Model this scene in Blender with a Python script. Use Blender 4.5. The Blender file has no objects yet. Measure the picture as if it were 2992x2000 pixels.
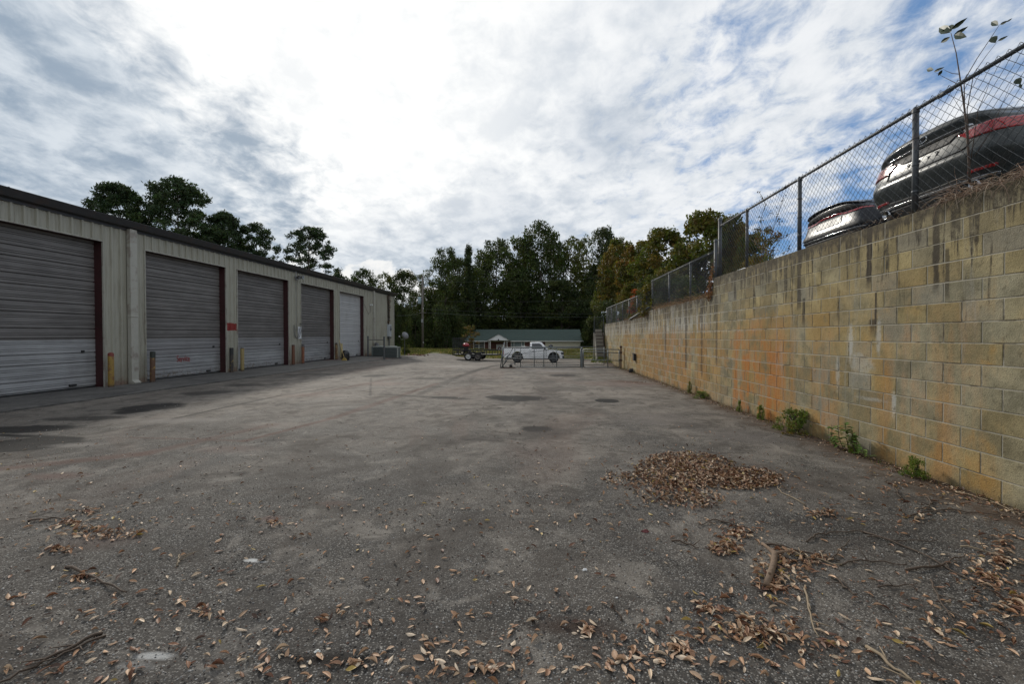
import bpy, math, random
import numpy as np
from mathutils import Vector, Matrix
R = math.radians
PI = math.pi
scn = bpy.context.scene
COL = scn.collection

# ------------------------------------------------------------------ camera
FPX = 1350.0                        # focal length in pixels of the 2992 px wide photograph
cam_d = bpy.data.cameras.new('camera')
cam_d.sensor_width = 36.0
cam_d.lens = 36.0 * FPX / 2992.0
cam_d.clip_start = 0.05
cam_d.clip_end = 3000
cam = bpy.data.objects.new('camera', cam_d)
COL.objects.link(cam)
EYE = 1.5
cam.location = (0, 0, EYE)
cam.rotation_euler = (R(90) - math.atan(15 / FPX), 0, math.atan(64 / FPX))
scn.camera = cam

# ------------------------------------------------------------------ exposure
scn.view_settings.view_transform = 'Standard'
scn.view_settings.look = 'None'
scn.view_settings.gamma = 1.0
scn.view_settings.exposure = 0.0
scn.view_settings.use_curve_mapping = False
scn.cycles.max_bounces = 6
scn.cycles.transparent_max_bounces = 12
scn.cycles.use_denoising = True

# ------------------------------------------------------------------ sun
SUN_EL, SUN_AZ = R(25), R(-26)      # azimuth from +Y, negative = to the left
sd = bpy.data.lights.new('sun', 'SUN')
sd.energy = 2.4
sd.angle = R(4.0)
sd.color = (1.0, 0.94, 0.84)
sun = bpy.data.objects.new('sun', sd)
COL.objects.link(sun)
SUNV = Vector((math.sin(SUN_AZ) * math.cos(SUN_EL), math.cos(SUN_AZ) * math.cos(SUN_EL), math.sin(SUN_EL)))
sun.rotation_euler = (-SUNV).to_track_quat('-Z', 'Y').to_euler()


# ------------------------------------------------------------------ node helper
class NT:
    def __init__(s, tree):
        s.t = tree
        s.n = tree.nodes
        s.l = tree.links

    def new(s, typ, **kw):
        nd = s.n.new(typ)
        for k, v in kw.items():
            setattr(nd, k, v)
        return nd

    def put(s, sock, v):
        if isinstance(v, bpy.types.NodeSocket):
            s.l.new(v, sock)
        elif v is not None:
            if isinstance(v, (tuple, list)) and len(v) == 3 and sock.type == 'RGBA':
                v = (*v, 1)
            sock.default_value = v

    def m(s, op, a, b=None, c=None, clamp=False):
        nd = s.new('ShaderNodeMath', operation=op, use_clamp=clamp)
        s.put(nd.inputs[0], a)
        if b is not None: s.put(nd.inputs[1], b)
        if c is not None: s.put(nd.inputs[2], c)
        return nd.outputs[0]

    def add(s, a, b): return s.m('ADD', a, b)
    def sub(s, a, b): return s.m('SUBTRACT', a, b)
    def mul(s, a, b): return s.m('MULTIPLY', a, b)
    def div(s, a, b): return s.m('DIVIDE', a, b)
    def mx(s, a, b): return s.m('MAXIMUM', a, b)
    def mn(s, a, b): return s.m('MINIMUM', a, b)

    def v(s, op, a, b=None, scale=None):
        nd = s.new('ShaderNodeVectorMath', operation=op)
        s.put(nd.inputs[0], a)
        if b is not None: s.put(nd.inputs[1], b)
        if scale is not None: s.put(nd.inputs['Scale'], scale)
        return nd.outputs['Value'] if op in ('LENGTH', 'DOT_PRODUCT', 'DISTANCE') else nd.outputs[0]

    def sep(s, a):
        nd = s.new('ShaderNodeSeparateXYZ')
        s.put(nd.inputs[0], a)
        return nd.outputs

    def xyz(s, x, y, z):
        nd = s.new('ShaderNodeCombineXYZ')
        for i, q in enumerate((x, y, z)): s.put(nd.inputs[i], q)
        return nd.outputs[0]

    def noise(s, vec, scale, detail=4, rough=.55, dist=0.0, color=False):
        nd = s.new('ShaderNodeTexNoise')
        s.put(nd.inputs['Vector'], vec)
        nd.inputs['Scale'].default_value = scale
        nd.inputs['Detail'].default_value = detail
        nd.inputs['Roughness'].default_value = rough
        nd.inputs['Distortion'].default_value = dist
        return nd.outputs['Color' if color else 'Fac']

    def voro(s, vec, scale, feature='F1', out='Distance'):
        nd = s.new('ShaderNodeTexVoronoi', feature=feature)
        s.put(nd.inputs['Vector'], vec)
        nd.inputs['Scale'].default_value = scale
        return nd.outputs[out]

    def sm(s, x, a, b, to0=0.0, to1=1.0):
        nd = s.new('ShaderNodeMapRange', interpolation_type='SMOOTHSTEP')
        s.put(nd.inputs[0], x)
        for i, q in enumerate((a, b, to0, to1)): s.put(nd.inputs[1 + i], q)
        return nd.outputs[0]

    def mix(s, f, a, b, mode='MIX'):
        nd = s.new('ShaderNodeMix', data_type='RGBA', blend_type=mode)
        s.put(nd.inputs[0], f)
        s.put(nd.inputs[6], a)
        s.put(nd.inputs[7], b)
        return nd.outputs[2]

    def bump(s, h, strength, dist, normal=None):
        nd = s.new('ShaderNodeBump')
        s.put(nd.inputs['Height'], h)
        nd.inputs['Strength'].default_value = strength
        nd.inputs['Distance'].default_value = dist
        if normal is not None: s.put(nd.inputs['Normal'], normal)
        return nd.outputs[0]


# ------------------------------------------------------------------ world: sky and clouds
w = bpy.data.worlds.new('World')
scn.world = w
w.use_nodes = True
w.node_tree.nodes.clear()
k = NT(w.node_tree)
sky = k.new('ShaderNodeTexSky', sky_type='NISHITA')
sky.sun_disc = False
sky.sun_elevation = SUN_EL
sky.sun_rotation = SUN_AZ
sky.altitude = 100
sky.air_density = 1.0
sky.dust_density = 0.3
sky.ozone_density = 3.0
g = k.new('ShaderNodeTexCoord').outputs['Generated']
gx, gy, gz = k.sep(g)[:3]
zc = k.mx(gz, 0.0)
fr = k.m('GREATER_THAN', gy, .08)
gy1 = k.mx(gy, .08)
U = k.div(gx, gy1)                  # tangent of azimuth and of height, ahead of the lot
V = k.div(gz, gy1)
P = k.v('DIVIDE', k.xyz(gx, gy, 0.0), k.xyz(k.add(zc, .24), k.add(zc, .24), 1.0))
# the cloud layer seen in perspective, streaked along one wind direction


def layer(rot, sx, sy, off=0.0):
    mp = k.new('ShaderNodeMapping')
    mp.inputs['Rotation'].default_value = (0, 0, R(rot))
    mp.inputs['Scale'].default_value = (sx, sy, 1)
    mp.inputs['Location'].default_value = (off, off * .7, off)
    k.put(mp.inputs['Vector'], P)
    return mp.outputs[0]


Pa, Pb, Pc = layer(35, 1.0, .60), layer(48, 1.0, .62, 3.1), layer(30, 1.0, .85, 7.7)
nA = k.noise(Pa, 1.3, 3, .5, .5)
nB = k.noise(Pb, 4.4, 8, .60, .5)
nC = k.noise(Pc, 13, 6, .62, .35)
nD = k.noise(g, 4.2, 5, .55, .4)
nE = k.noise(Pc, 7.0, 6, .58, .3)
cov = k.add(k.add(k.mul(nA, .40), k.mul(nB, .48)), k.mul(nC, .40))
sdot = k.v('DOT_PRODUCT', g, tuple(SUNV))
glow = k.m('POWER', k.mx(sdot, 0.0), 10.5)
glow2 = k.m('POWER', k.mx(sdot, 0.0), 30.0)
# thin on the right of the view, closed elsewhere
blue = k.mul(k.sm(U, .05, .62), fr)
blue2 = k.mul(k.mul(k.mul(k.sm(U, .18, .40), k.sm(V, .46, .24)), k.sm(V, .02, .10)), fr)
thr = k.add(k.add(.545, k.mul(blue, .078)), k.sub(k.mul(blue2, .045), k.mul(glow, .30)))
cloud = k.sm(k.sub(cov, thr), -.125, .095)
# grey deck to the left of a slanting edge
S = k.add(k.mul(k.add(U, .86), .793), k.mul(k.sub(V, .73), .608))
S = k.add(S, k.mul(k.sub(nD, .5), .45))
S = k.add(S, k.mul(k.sub(nB, .5), .35))
S = k.add(S, k.mul(k.sub(nC, .5), .30))
deck = k.mul(k.sm(S, .13, -.15), fr)
low_ = k.mul(k.mul(k.sm(k.add(V, k.mul(k.sub(nD, .5), .12)), .32, .12), k.sm(U, .30, -.15)), fr)
deck = k.mx(deck, k.mul(low_, .80))
deck = k.mx(deck, k.mul(k.sub(1.0, fr), .12))
shade = k.sm(k.add(k.mul(nE, .55), k.add(k.mul(nC, .30), k.mul(nD, .22))), .40, .66)


def spot(cu, cv, ru, rv, wob, hard=.25):
    ex = k.div(k.sub(U, cu), ru); ey = k.div(k.sub(V, cv), rv)
    er = k.m('SQRT', k.add(k.mul(ex, ex), k.mul(ey, ey)))
    er = k.add(er, k.mul(k.sub(nB, .5), wob)); er = k.add(er, k.mul(k.sub(nC, .5), wob * .6))
    return k.mul(k.sm(er, 1.1, hard), fr)


patch = k.mx(k.mul(spot(.15, .44, .17, .12, 1.2), .85), k.mul(spot(-.08, .27, .24, .10, 1.8), .65))
patch = k.mx(patch, k.mul(spot(.02, .62, .20, .08, 2.0), .25))
white = k.mix(shade, (7.6, 8.2, 8.9), (10.6, 10.8, 11.0))
grey = k.mix(shade, (3.3, 4.3, 5.5), (8.0, 8.7, 9.4))
patchc = k.mix(shade, (4.2, 5.1, 6.3), (6.6, 7.3, 8.2))
cc = k.mix(deck, white, grey)
cc = k.mix(k.mul(patch, .80), cc, patchc)
lit = k.m('MULTIPLY', k.mul(glow, 1.25), k.sub(1.0, k.mul(deck, .90)), clamp=True)
lit = k.mul(lit, k.sub(1.0, k.mul(patch, .6)))
lit = k.mul(lit, k.sm(V, .06, .36))
cc = k.mix(lit, cc, k.mix(shade, (11.0, 11.2, 11.3), (13.8, 13.7, 13.3)))
skyc = k.v('MULTIPLY', sky.outputs[0], (.55, .80, 1.10))
skyc = k.mix(.60, skyc, (2.3, 4.2, 7.3))
skyc = k.mix(k.m('MULTIPLY', glow, .9, clamp=True), skyc, (9.5, 10.0, 10.6))
col = k.mix(k.mx(k.mul(cloud, .96), k.mul(deck, .90)), skyc, cc)
# heaped cumulus low over the trees, left of the middle
cn = k.noise(g, 17, 7, .60, .3)
for (cu, cv, ru, rv) in ((-.40, .100, .070, .052), (-.345, .118, .055, .052), (-.29, .102, .055, .045), (-.235, .085, .05, .03), (-.52, .10, .06, .09), (-.50, .16, .030, .030)):
    ex = k.div(k.sub(U, cu), ru); ey = k.div(k.sub(V, cv), rv)
    er = k.m('SQRT', k.add(k.mul(ex, ex), k.mul(ey, ey)))
    er = k.add(er, k.mul(k.sub(cn, .5), 1.6))
    cm = k.mul(k.sm(er, 1.0, .84), fr)
    ct = k.sm(k.add(k.mul(ey, .7), k.mul(k.sub(cn, .5), 3.2)), -.6, .6)
    col = k.mix(cm, col, k.mix(ct, (6.8, 7.5, 8.3), (11.2, 11.2, 11.0)))
hz = k.sm(gz, .06, -.02)
col = k.mix(k.mul(hz, .5), col, (6.6, 7.3, 8.0))
bg = k.new('ShaderNodeBackground')
k.put(bg.inputs[0], col)
bg.inputs[1].default_value = 0.085
wo = k.new('ShaderNodeOutputWorld')
k.l.new(bg.outputs[0], wo.inputs[0])

# ------------------------------------------------------------------ geometry helpers
rnd = random.Random(7)


class MB:
    """collects faces; build() links them as ONE mesh object"""
    def __init__(s):
        s.v = []; s.f = []; s.mi = []

    def quad(s, pts, mi=0):
        b = len(s.v); s.v += [tuple(p) for p in pts]
        s.f.append(tuple(range(b, b + len(pts)))); s.mi.append(mi)
        return s

    def box(s, x0, x1, y0, y1, z0, z1, mi=0, M=None):
        b = len(s.v)
        pts = [(x, y, z) for z in (z0, z1) for y in (y0, y1) for x in (x0, x1)]
        if M is not None: pts = [tuple(M @ Vector(p)) for p in pts]
        s.v += pts
        for f in ((0, 2, 3, 1), (4, 5, 7, 6), (0, 1, 5, 4), (2, 6, 7, 3), (0, 4, 6, 2), (1, 3, 7, 5)):
            s.f.append(tuple(b + i for i in f)); s.mi.append(mi)
        return s

    def tube(s, pts, r, n=6, mi=0, cap=True):
        pts = [Vector(p) for p in pts]
        rs = list(r) if isinstance(r, (list, tuple)) else [r] * len(pts)
        b = len(s.v)
        up = None
        for i, p in enumerate(pts):
            d = (pts[min(i + 1, len(pts) - 1)] - pts[max(i - 1, 0)])
            if d.length < 1e-9: d = Vector((0, 0, 1))
            d.normalize()
            if up is None:
                a = Vector((0, 0, 1)) if abs(d.z) < .9 else Vector((1, 0, 0))
                up = d.cross(a).normalized()
            else:
                up = (up - d * up.dot(d))
                up = up.normalized() if up.length > 1e-6 else d.orthogonal().normalized()
            q = d.cross(up)
            for j in range(n):
                t = 2 * PI * j / n
                s.v.append(tuple(p + (up * math.cos(t) + q * math.sin(t)) * rs[i]))
        for i in range(len(pts) - 1):
            for j in range(n):
                a = b + i * n + j; c = b + i * n + (j + 1) % n
                s.f.append((a, c, c + n, a + n)); s.mi.append(mi)
        if cap and n > 2:
            s.f.append(tuple(b + j for j in range(n))[::-1]); s.mi.append(mi)
            e = b + (len(pts) - 1) * n
            s.f.append(tuple(e + j for j in range(n))); s.mi.append(mi)
        return s

    def cyl(s, c, r, h, n=16, mi=0, axis='z', r2=None):
        c = Vector(c); r2 = r if r2 is None else r2
        d = {'x': Vector((h, 0, 0)), 'y': Vector((0, h, 0)), 'z': Vector((0, 0, h))}[axis]
        return s.tube([c, c + d], [r, r2], n, mi)

    def lathe(s, prof, n=24, mi=0, axis='z', c=(0, 0, 0)):
        b = len(s.v)
        for (r, h) in prof:
            for j in range(n):
                t = 2 * PI * j / n
                a, q = r * math.cos(t), r * math.sin(t)
                p = {'z': (a, q, h), 'y': (a, h, q), 'x': (h, a, q)}[axis]
                s.v.append((p[0] + c[0], p[1] + c[1], p[2] + c[2]))
        for i in range(len(prof) - 1):
            for j in range(n):
                a = b + i * n + j; e = b + i * n + (j + 1) % n
                s.f.append((a, e, e + n, a + n)); s.mi.append(mi)
        return s

    def grid(s, fn, nu, nv, mi=0, mifn=None):
        b = len(s.v)
        for i in range(nu + 1):
            for j in range(nv + 1):
                s.v.append(tuple(fn(i / nu, j / nv)))
        for i in range(nu):
            for j in range(nv):
                a = b + i * (nv + 1) + j
                s.f.append((a, a + 1, a + nv + 2, a + nv + 1))
                s.mi.append(mifn((i + .5) / nu, (j + .5) / nv) if mifn else mi)
        return s

    def prism(s, poly, y0, y1, mi=0, plane='xz'):
        """polygon in a plane, pushed along the third axis"""
        b = len(s.v); n = len(poly)
        for y in (y0, y1):
            for (a, c) in poly:
                s.v.append({'xz': (a, y, c), 'yz': (y, a, c), 'xy': (a, c, y)}[plane])
        s.f.append(tuple(b + i for i in range(n))); s.mi.append(mi)
        s.f.append(tuple(b + n + i for i in range(n))[::-1]); s.mi.append(mi)
        for i in range(n):
            j = (i + 1) % n
            s.f.append((b + i, b + n + i, b + n + j, b + j)); s.mi.append(mi)
        return s

    def build(s, name, mats, parent=None, smooth=False, bevel=0, loc=None, fix=True):
        me = bpy.data.meshes.new(name)
        me.from_pydata(s.v, [], s.f)
        if not isinstance(mats, (list, tuple)): mats = [mats]
        for mm in mats: me.materials.append(mm)
        if len(mats) > 1: me.polygons.foreach_set('material_index', s.mi)
        if fix:
            import bmesh
            bm = bmesh.new(); bm.from_mesh(me)
            bmesh.ops.recalc_face_normals(bm, faces=bm.faces)
            bm.to_mesh(me); bm.free()
        if smooth: me.polygons.foreach_set('use_smooth', [True] * len(me.polygons))
        me.update()
        o = bpy.data.objects.new(name, me)
        COL.objects.link(o)
        if parent is not None: o.parent = parent
        if loc is not None: o.location = loc
        if bevel:
            bv = o.modifiers.new('bevel', 'BEVEL'); bv.width = bevel; bv.segments = 2; bv.limit_method = 'ANGLE'
            bv.angle_limit = R(40)
        return o


def fast_mesh(name, verts, quads, mats, mi=None, colors=None, parent=None, smooth=False):
    """verts (n,3), quads (m,4) numpy; colors per vertex -> attribute 'tint'"""
    me = bpy.data.meshes.new(name)
    n, m = len(verts), len(quads)
    kq = quads.shape[1]
    me.vertices.add(n); me.vertices.foreach_set('co', np.asarray(verts, np.float32).ravel())
    me.loops.add(m * kq); me.loops.foreach_set('vertex_index', np.asarray(quads, np.int32).ravel())
    me.polygons.add(m)
    me.polygons.foreach_set('loop_start', np.arange(0, m * kq, kq, dtype=np.int32))
    me.polygons.foreach_set('loop_total', np.full(m, kq, np.int32))
    for mm in (mats if isinstance(mats, (list, tuple)) else [mats]): me.materials.append(mm)
    if mi is not None: me.polygons.foreach_set('material_index', np.asarray(mi, np.int32))
    me.polygons.foreach_set('use_smooth', [bool(smooth)] * m)
    me.update(calc_edges=True)
    if colors is not None:
        a = me.color_attributes.new('tint', 'FLOAT_COLOR', 'POINT')
        c = np.ones((n, 4), np.float32); c[:, :3] = colors
        a.data.foreach_set('color', c.ravel())
    o = bpy.data.objects.new(name, me)
    COL.objects.link(o)
    if parent is not None: o.parent = parent
    return o


def tag(o, label=None, cat=None, group=None, kind=None):
    if label: o['label'] = label
    if cat: o['category'] = cat
    if group: o['group'] = group
    if kind: o['kind'] = kind
    return o


def thing(name, label, cat, loc=(0, 0, 0), rz=0.0, group=None):
    o = bpy.data.objects.new(name, None)
    COL.objects.link(o)
    o.location = loc; o.rotation_euler = (0, 0, rz)
    o.empty_display_size = .2
    return tag(o, label, cat, group)


def copy_tree(o, parent=None):
    c = o.copy(); COL.objects.link(c)
    if parent is not None: c.parent = parent
    for ch in list(o.children): copy_tree(ch, c)
    return c


def bez(p0, p1, sag, n=10):
    p0, p1 = Vector(p0), Vector(p1)
    return [p0.lerp(p1, t / n) - Vector((0, 0, sag * 4 * (t / n) * (1 - t / n))) for t in range(n + 1)]


_mats = {}


def mat(name, col, rough=.6, metal=0.0, coat=0.0, var=0.12, vscale=3.0, bump=0.0, bscale=60.0, spec=.5, dirt=None, dscale=1.2, damt=.5):
    """simple procedural paint/metal/plastic: base colour with noise variation, optional dirt, optional bump"""
    if name in _mats: return _mats[name]
    m = bpy.data.materials.new(name); m.use_nodes = True
    q = NT(m.node_tree); b = m.node_tree.nodes['Principled BSDF']
    tc = q.new('ShaderNodeTexCoord').outputs['Object']
    n1 = q.noise(tc, vscale, 5, .6)
    c = q.mix(n1, tuple(x * (1 - var) for x in col), tuple(min(1, x * (1 + var)) for x in col))
    if dirt:
        n2 = q.noise(tc, dscale, 6, .65, .4)
        c = q.mix(q.mul(q.sm(n2, .48, .66), damt), c, dirt)
    q.put(b.inputs['Base Color'], c)
    q.put(b.inputs['Roughness'], q.sm(n1, .2, .8, max(0, rough - .06), min(1, rough + .06)))
    b.inputs['Metallic'].default_value = metal
    b.inputs['Coat Weight'].default_value = coat
    b.inputs['Specular IOR Level'].default_value = spec
    if bump:
        q.put(b.inputs['Normal'], q.bump(q.noise(tc, bscale, 4), bump, .01))
    _mats[name] = m
    return m


def ray_(px, py):
    a = Vector((-math.sin(math.atan(64 / FPX)), math.cos(math.atan(64 / FPX)), 0))
    pt_ = -math.atan(15 / FPX)
    f_ = Vector((a.x * math.cos(pt_), a.y * math.cos(pt_), math.sin(pt_)))
    r_ = Vector((a.y, -a.x, 0)); u_ = r_.cross(f_)
    return f_ + r_ * ((px - 1496) / FPX) - u_ * ((py - 1000) / FPX)


def at_y(px, py, Y):
    d = ray_(px, py); t = Y / d.y
    return Vector((d.x * t, Y, EYE + d.z * t))


def at_x(px, py, X):
    d = ray_(px, py); t = X / d.x
    return Vector((X, d.y * t, EYE + d.z * t))


def flat_xy(px, py, z=0.0):
    """photograph pixel -> point of the level ground, used once to survey where things stand"""
    f_ = Vector((-math.sin(math.atan(64 / FPX)), math.cos(math.atan(64 / FPX)), -15 / FPX))
    r_ = Vector((f_.y, -f_.x, 0)).normalized()
    u_ = r_.cross(f_.normalized())
    d = f_.normalized() + r_ * ((px - 1496) / FPX) - u_ * ((py - 1000) / FPX)
    t = (z - EYE) / d.z
    return (d.x * t, d.y * t)


D_ = 2992 / 2346.0


def sst(x, a, b):
    t = min(1, max(0, (x - a) / (b - a)))
    return t * t * (3 - 2 * t)


def ground_z(x, y):
    """the lot: level, the slab of the shop on the left a little lower, everything falling away beyond the gate"""
    left = -.165 + .0055 * min(y, 35) - .03 * max(0, min(y, 48) - 35)
    right = -.040 * max(0, min(y, 34.5) - 24) - .012 * max(0, min(y, 44) - 34.5)
    wl = sst(-x, 4, 11)
    z = left * wl + right * (1 - wl)
    # grass rise beyond the asphalt, then down to the houses
    rise = .38 + .36 * sst(x, 2.5, 8) + .05 * math.sin(x * .7)
    z += rise * sst(y, 42.5, 50)
    z -= 1.75 * sst(y, 54, 72)
    # soil piled along the wall beyond the gate, and the bank under the upper lot
    if y > 23 and x > 1:
        z += (.30 + .04 * (y - 24)) * sst(y, 23.5, 27) * sst(x, 2.6 + .10 * max(0, y - 27), 4.6 + .13 * max(0, y - 27)) * (1 - sst(y, 34, 44))
    if y > 28:
        xf = 4.4 + (y - 28) * .15
        z += 2.3 * sst(x, xf, xf + 3.0) * sst(y, 28.2, 31)
    return z


def upper_z(y):
    return 2.82 - .58 * sst(y, 9.6, 12.5) - .06 * sst(y, 16, 26)

# ================================================================== GROUND
def ground_mat():
    m = bpy.data.materials.new('grass_and_soil'); m.use_nodes = True
    q = NT(m.node_tree); b = m.node_tree.nodes['Principled BSDF']
    tc = q.new('ShaderNodeTexCoord').outputs['Object']
    a = q.noise(tc, .35, 5, .6); c = q.noise(tc, 2.3, 6, .65); d = q.noise(tc, 22, 4, .6)
    green = q.mix(d, (.035, .055, .012), (.13, .15, .035))
    straw = q.mix(d, (.12, .095, .045), (.27, .21, .10))
    soil = q.mix(d, (.07, .042, .03), (.17, .10, .075))
    f1 = q.sm(q.add(q.mul(a, .6), q.mul(c, .5)), .46, .66)
    col = q.mix(f1, green, straw)
    col = q.mix(q.sm(q.add(q.mul(a, -.4), c), .38, .50), col, soil)
    q.put(b.inputs['Base Color'], col)
    b.inputs['Roughness'].default_value = .95
    b.inputs['Specular IOR Level'].default_value = .15
    q.put(b.inputs['Normal'], q.bump(q.add(c, d), .6, .06))
    return m


def asphalt_mat():
    m = bpy.data.materials.new('old_asphalt'); m.use_nodes = True
    q = NT(m.node_tree); b = m.node_tree.nodes['Principled BSDF']
    tc = q.new('ShaderNodeTexCoord').outputs['Object']
    x, y, z = q.sep(tc)[:3]
    p2 = q.xyz(x, y, 0.0)
    n_big = q.noise(p2, .22, 4, .55, .5)
    n_mid = q.noise(p2, .95, 6, .62, .6)
    n_sml = q.noise(p2, 5.0, 6, .7)
    n_fine = q.noise(p2, 40, 4, .7)
    # stones of the aggregate
    vc = q.voro(p2, 92, 'F1', 'Color')
    vd = q.voro(p2, 92, 'F1', 'Distance')
    vr = q.sep(vc)[0]
    vc2 = q.voro(p2, 47, 'F1', 'Color'); vr2 = q.sep(vc2)[1]; vd2 = q.voro(p2, 47)
    stone = q.mix(q.sm(vr, .22, 1.0), (.058, .055, .050), (.28, .265, .24))
    stone = q.mix(q.mul(q.sm(vr2, .84, .92), q.sm(vd2, .42, .30)), stone, (.34, .32, .29))
    stone = q.mix(q.mul(q.sm(vr2, .10, .04), q.sm(vd2, .42, .30)), stone, (.010, .009, .008))
    binder = (.034, .032, .030)
    base = q.mix(q.sm(vd, .34, .56), stone, binder)
    # dust settled on it, warmer and lighter down the lot
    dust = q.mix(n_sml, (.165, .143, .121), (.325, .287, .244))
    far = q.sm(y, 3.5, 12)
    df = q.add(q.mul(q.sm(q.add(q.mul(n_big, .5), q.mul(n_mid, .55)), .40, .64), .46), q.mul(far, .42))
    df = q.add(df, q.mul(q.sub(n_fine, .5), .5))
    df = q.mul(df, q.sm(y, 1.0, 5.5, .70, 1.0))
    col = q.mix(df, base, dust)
    # tyre polished lanes and streaks running along the lot
    st = q.noise(q.xyz(q.mul(q.add(x, q.mul(y, .05)), 1.7), q.mul(y, .10), 0.0), 1.0, 6, .65, .5)
    col = q.mix(q.mul(q.sm(st, .52, .70), .42), col, (.055, .052, .050))
    col = q.mix(q.mul(q.sm(st, .40, .26), .12), col, (.22, .20, .18))
    # worn mottling and hairline cracks
    n_mo = q.noise(p2, 2.6, 7, .68, .8)
    col = q.mix(q.mul(q.sm(n_mo, .50, .62), .55), col, (.052, .045, .039))
    col = q.mix(q.mul(q.sm(n_mo, .45, .34), .40), col, (.27, .245, .212))
    n_m2 = q.noise(p2, .62, 7, .70, 1.0)
    col = q.mix(q.mul(q.sm(n_m2, .50, .60), .50), col, (.060, .052, .045))
    col = q.mix(q.mul(q.sm(n_m2, .44, .34), .35), col, (.25, .222, .19))
    wp_ = q.v('ADD', p2, q.v('SCALE', q.noise(p2, 1.4, 4, .6, color=True), scale=.9))
    ce = q.voro(wp_, .42, 'DISTANCE_TO_EDGE')
    ck = q.mul(q.sm(ce, .0065, .001), q.sm(n_big, .44, .58))
    col = q.mix(q.mul(ck, .75), col, (.018, .016, .014))
    # darker towards the shop: the building's shade deepened in the colour
    shop = q.sm(q.add(x, q.mul(q.sub(n_mid, .5), 6.5)), -6.0, -10.5)
    col = q.mix(q.mul(shop, .35), col, (.075, .070, .066))
    # red clay dust
    red = q.mul(q.sm(q.noise(q.xyz(q.add(x, q.mul(y, .12)), q.mul(y, .30), 3.0), .55, 6, .62, .7), .53, .66), q.sm(y, 2.6, 6))
    col = q.mix(q.mul(red, .26), col, (.165, .112, .090))
    # soil washed against the foot of the wall
    sw = q.sm(q.add(x, q.mul(q.sub(n_mo, .5), 1.2)), 3.55, 4.1)
    col = q.mix(q.mul(sw, .8), col, q.mix(n_sml, (.045, .030, .021), (.13, .090, .062)))
    # big blotches: dark oil, red dirt and paler patches, each surveyed from where it lies
    def blob(px, py, rx, ry, colr, amt, soft=.35, wob=.9, f=1.0):
        nonlocal col
        cx, cy = flat_xy(px * D_, py * D_)
        ax_ = rx * D_ * cy / FPX
        ay_ = ry * D_ * cy * cy / (FPX * EYE)
        ex = q.div(q.sub(x, cx), ax_); ey = q.div(q.sub(y, cy), ay_)
        e = q.m('SQRT', q.add(q.mul(ex, ex), q.mul(ey, ey)))
        e = q.add(e, q.mul(q.sub(n_mid, .5), wob))
        e = q.add(e, q.mul(q.sub(n_sml, .5), wob * .6))
        col = q.mix(q.mul(q.sm(e, 1.0, 1.0 - soft), amt), col, colr)
    dk = (.022, .021, .020)
    for a in ((345, 926, 90, 12, dk, .92), (300, 936, 50, 6, dk, .9), (50, 1010, 150, 22, dk, .95, .2, .5), (60, 972, 150, 12, dk, .9), (200, 950, 120, 7, dk, .7),
              (1190, 914, 78, 8, dk, .92), (1140, 911, 36, 5, dk, .8), (1390, 919.5, 29, 5.0, dk, .98, .18, .35), (1228, 984, 48, 9, dk, .95, .4),
              (1222, 983, 30, 5, dk, .6), (858, 861, 32, 3.2, dk, .9), (1020, 912, 40, 3.5, dk, .75), (820, 940, 60, 5, dk, .5, .6), (640, 1010, 60, 5, (.05, .045, .042), .5, .8),
              (552, 1087, 28, 7, (.035, .033, .03), .7, .8), (980, 868, 50, 3, dk, .5), (1290, 861, 40, 3, dk, .75), (1430, 876, 45, 3, (.05, .03, .02), .6),
              (1100, 1010, 55, 7, (.04, .036, .034), .45, .9), (470, 895, 60, 6, dk, .6), (560, 878, 50, 4, dk, .55), (700, 856, 60, 3, dk, .45),
              (740, 1515, 150, 26, (.018, .015, .013), .92, .8), (1310, 1440, 150, 30, (.040, .026, .020), .8, .9), (1020, 1530, 110, 30, (.03, .027, .025), .6, .9), (1830, 1500, 120, 36, (.04, .035, .03), .5, .9),
              (130, 1090, 120, 14, (.13, .078, .065), .55, .9), (520, 1030, 130, 14, (.14, .10, .085), .45, .9), (700, 905, 120, 9, (.20, .155, .13), .6, .9), (880, 880, 90, 7, (.20, .15, .125), .6, .9),
              (640, 975, 150, 10, (.20, .17, .145), .55, .8), (400, 960, 150, 10, (.22, .20, .18), .6, .8), (180, 1015, 100, 8, (.22, .20, .18), .6, .8), (1420, 880, 120, 9, (.20, .15, .13), .6, .9),
              (1050, 840, 90, 6, (.30, .27, .24), .5, .9), (1270, 850, 100, 5, (.27, .24, .22), .5, .9), (620, 1190, 40, 10, (.14, .08, .065), .5, .9), (760, 1155, 60, 10, (.13, .085, .07), .45, .9),
              (230, 1240, 130, 40, (.13, .09, .075), .35, .9), (1500, 960, 120, 20, (.17, .15, .135), .5, .9), (1700, 1000, 130, 30, (.145, .13, .12), .5, .9)):
        blob(*a)
    # drag marks and tyre tracks, as strips between surveyed points
    def strip(a_, b_, wd, colr, amt, wob=.5):
        nonlocal col
        ax, ay = flat_xy(a_[0] * D_, a_[1] * D_); bx, by = flat_xy(b_[0] * D_, b_[1] * D_)
        dx, dy = bx - ax, by - ay; L2 = dx * dx + dy * dy
        px_, py_ = q.sub(x, ax), q.sub(y, ay)
        tt = q.m('DIVIDE', q.add(q.mul(px_, dx), q.mul(py_, dy)), L2, clamp=True)
        ex, ey = q.sub(px_, q.mul(tt, dx)), q.sub(py_, q.mul(tt, dy))
        e = q.div(q.m('SQRT', q.add(q.mul(ex, ex), q.mul(ey, ey))), wd)
        e = q.add(e, q.mul(q.sub(n_mid, .5), wob * 2)); e = q.add(e, q.mul(q.sub(n_sml, .5), wob))
        col = q.mix(q.mul(q.sm(e, 1.1, .2), amt), col, colr)
    rd = (.10, .058, .046)
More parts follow.
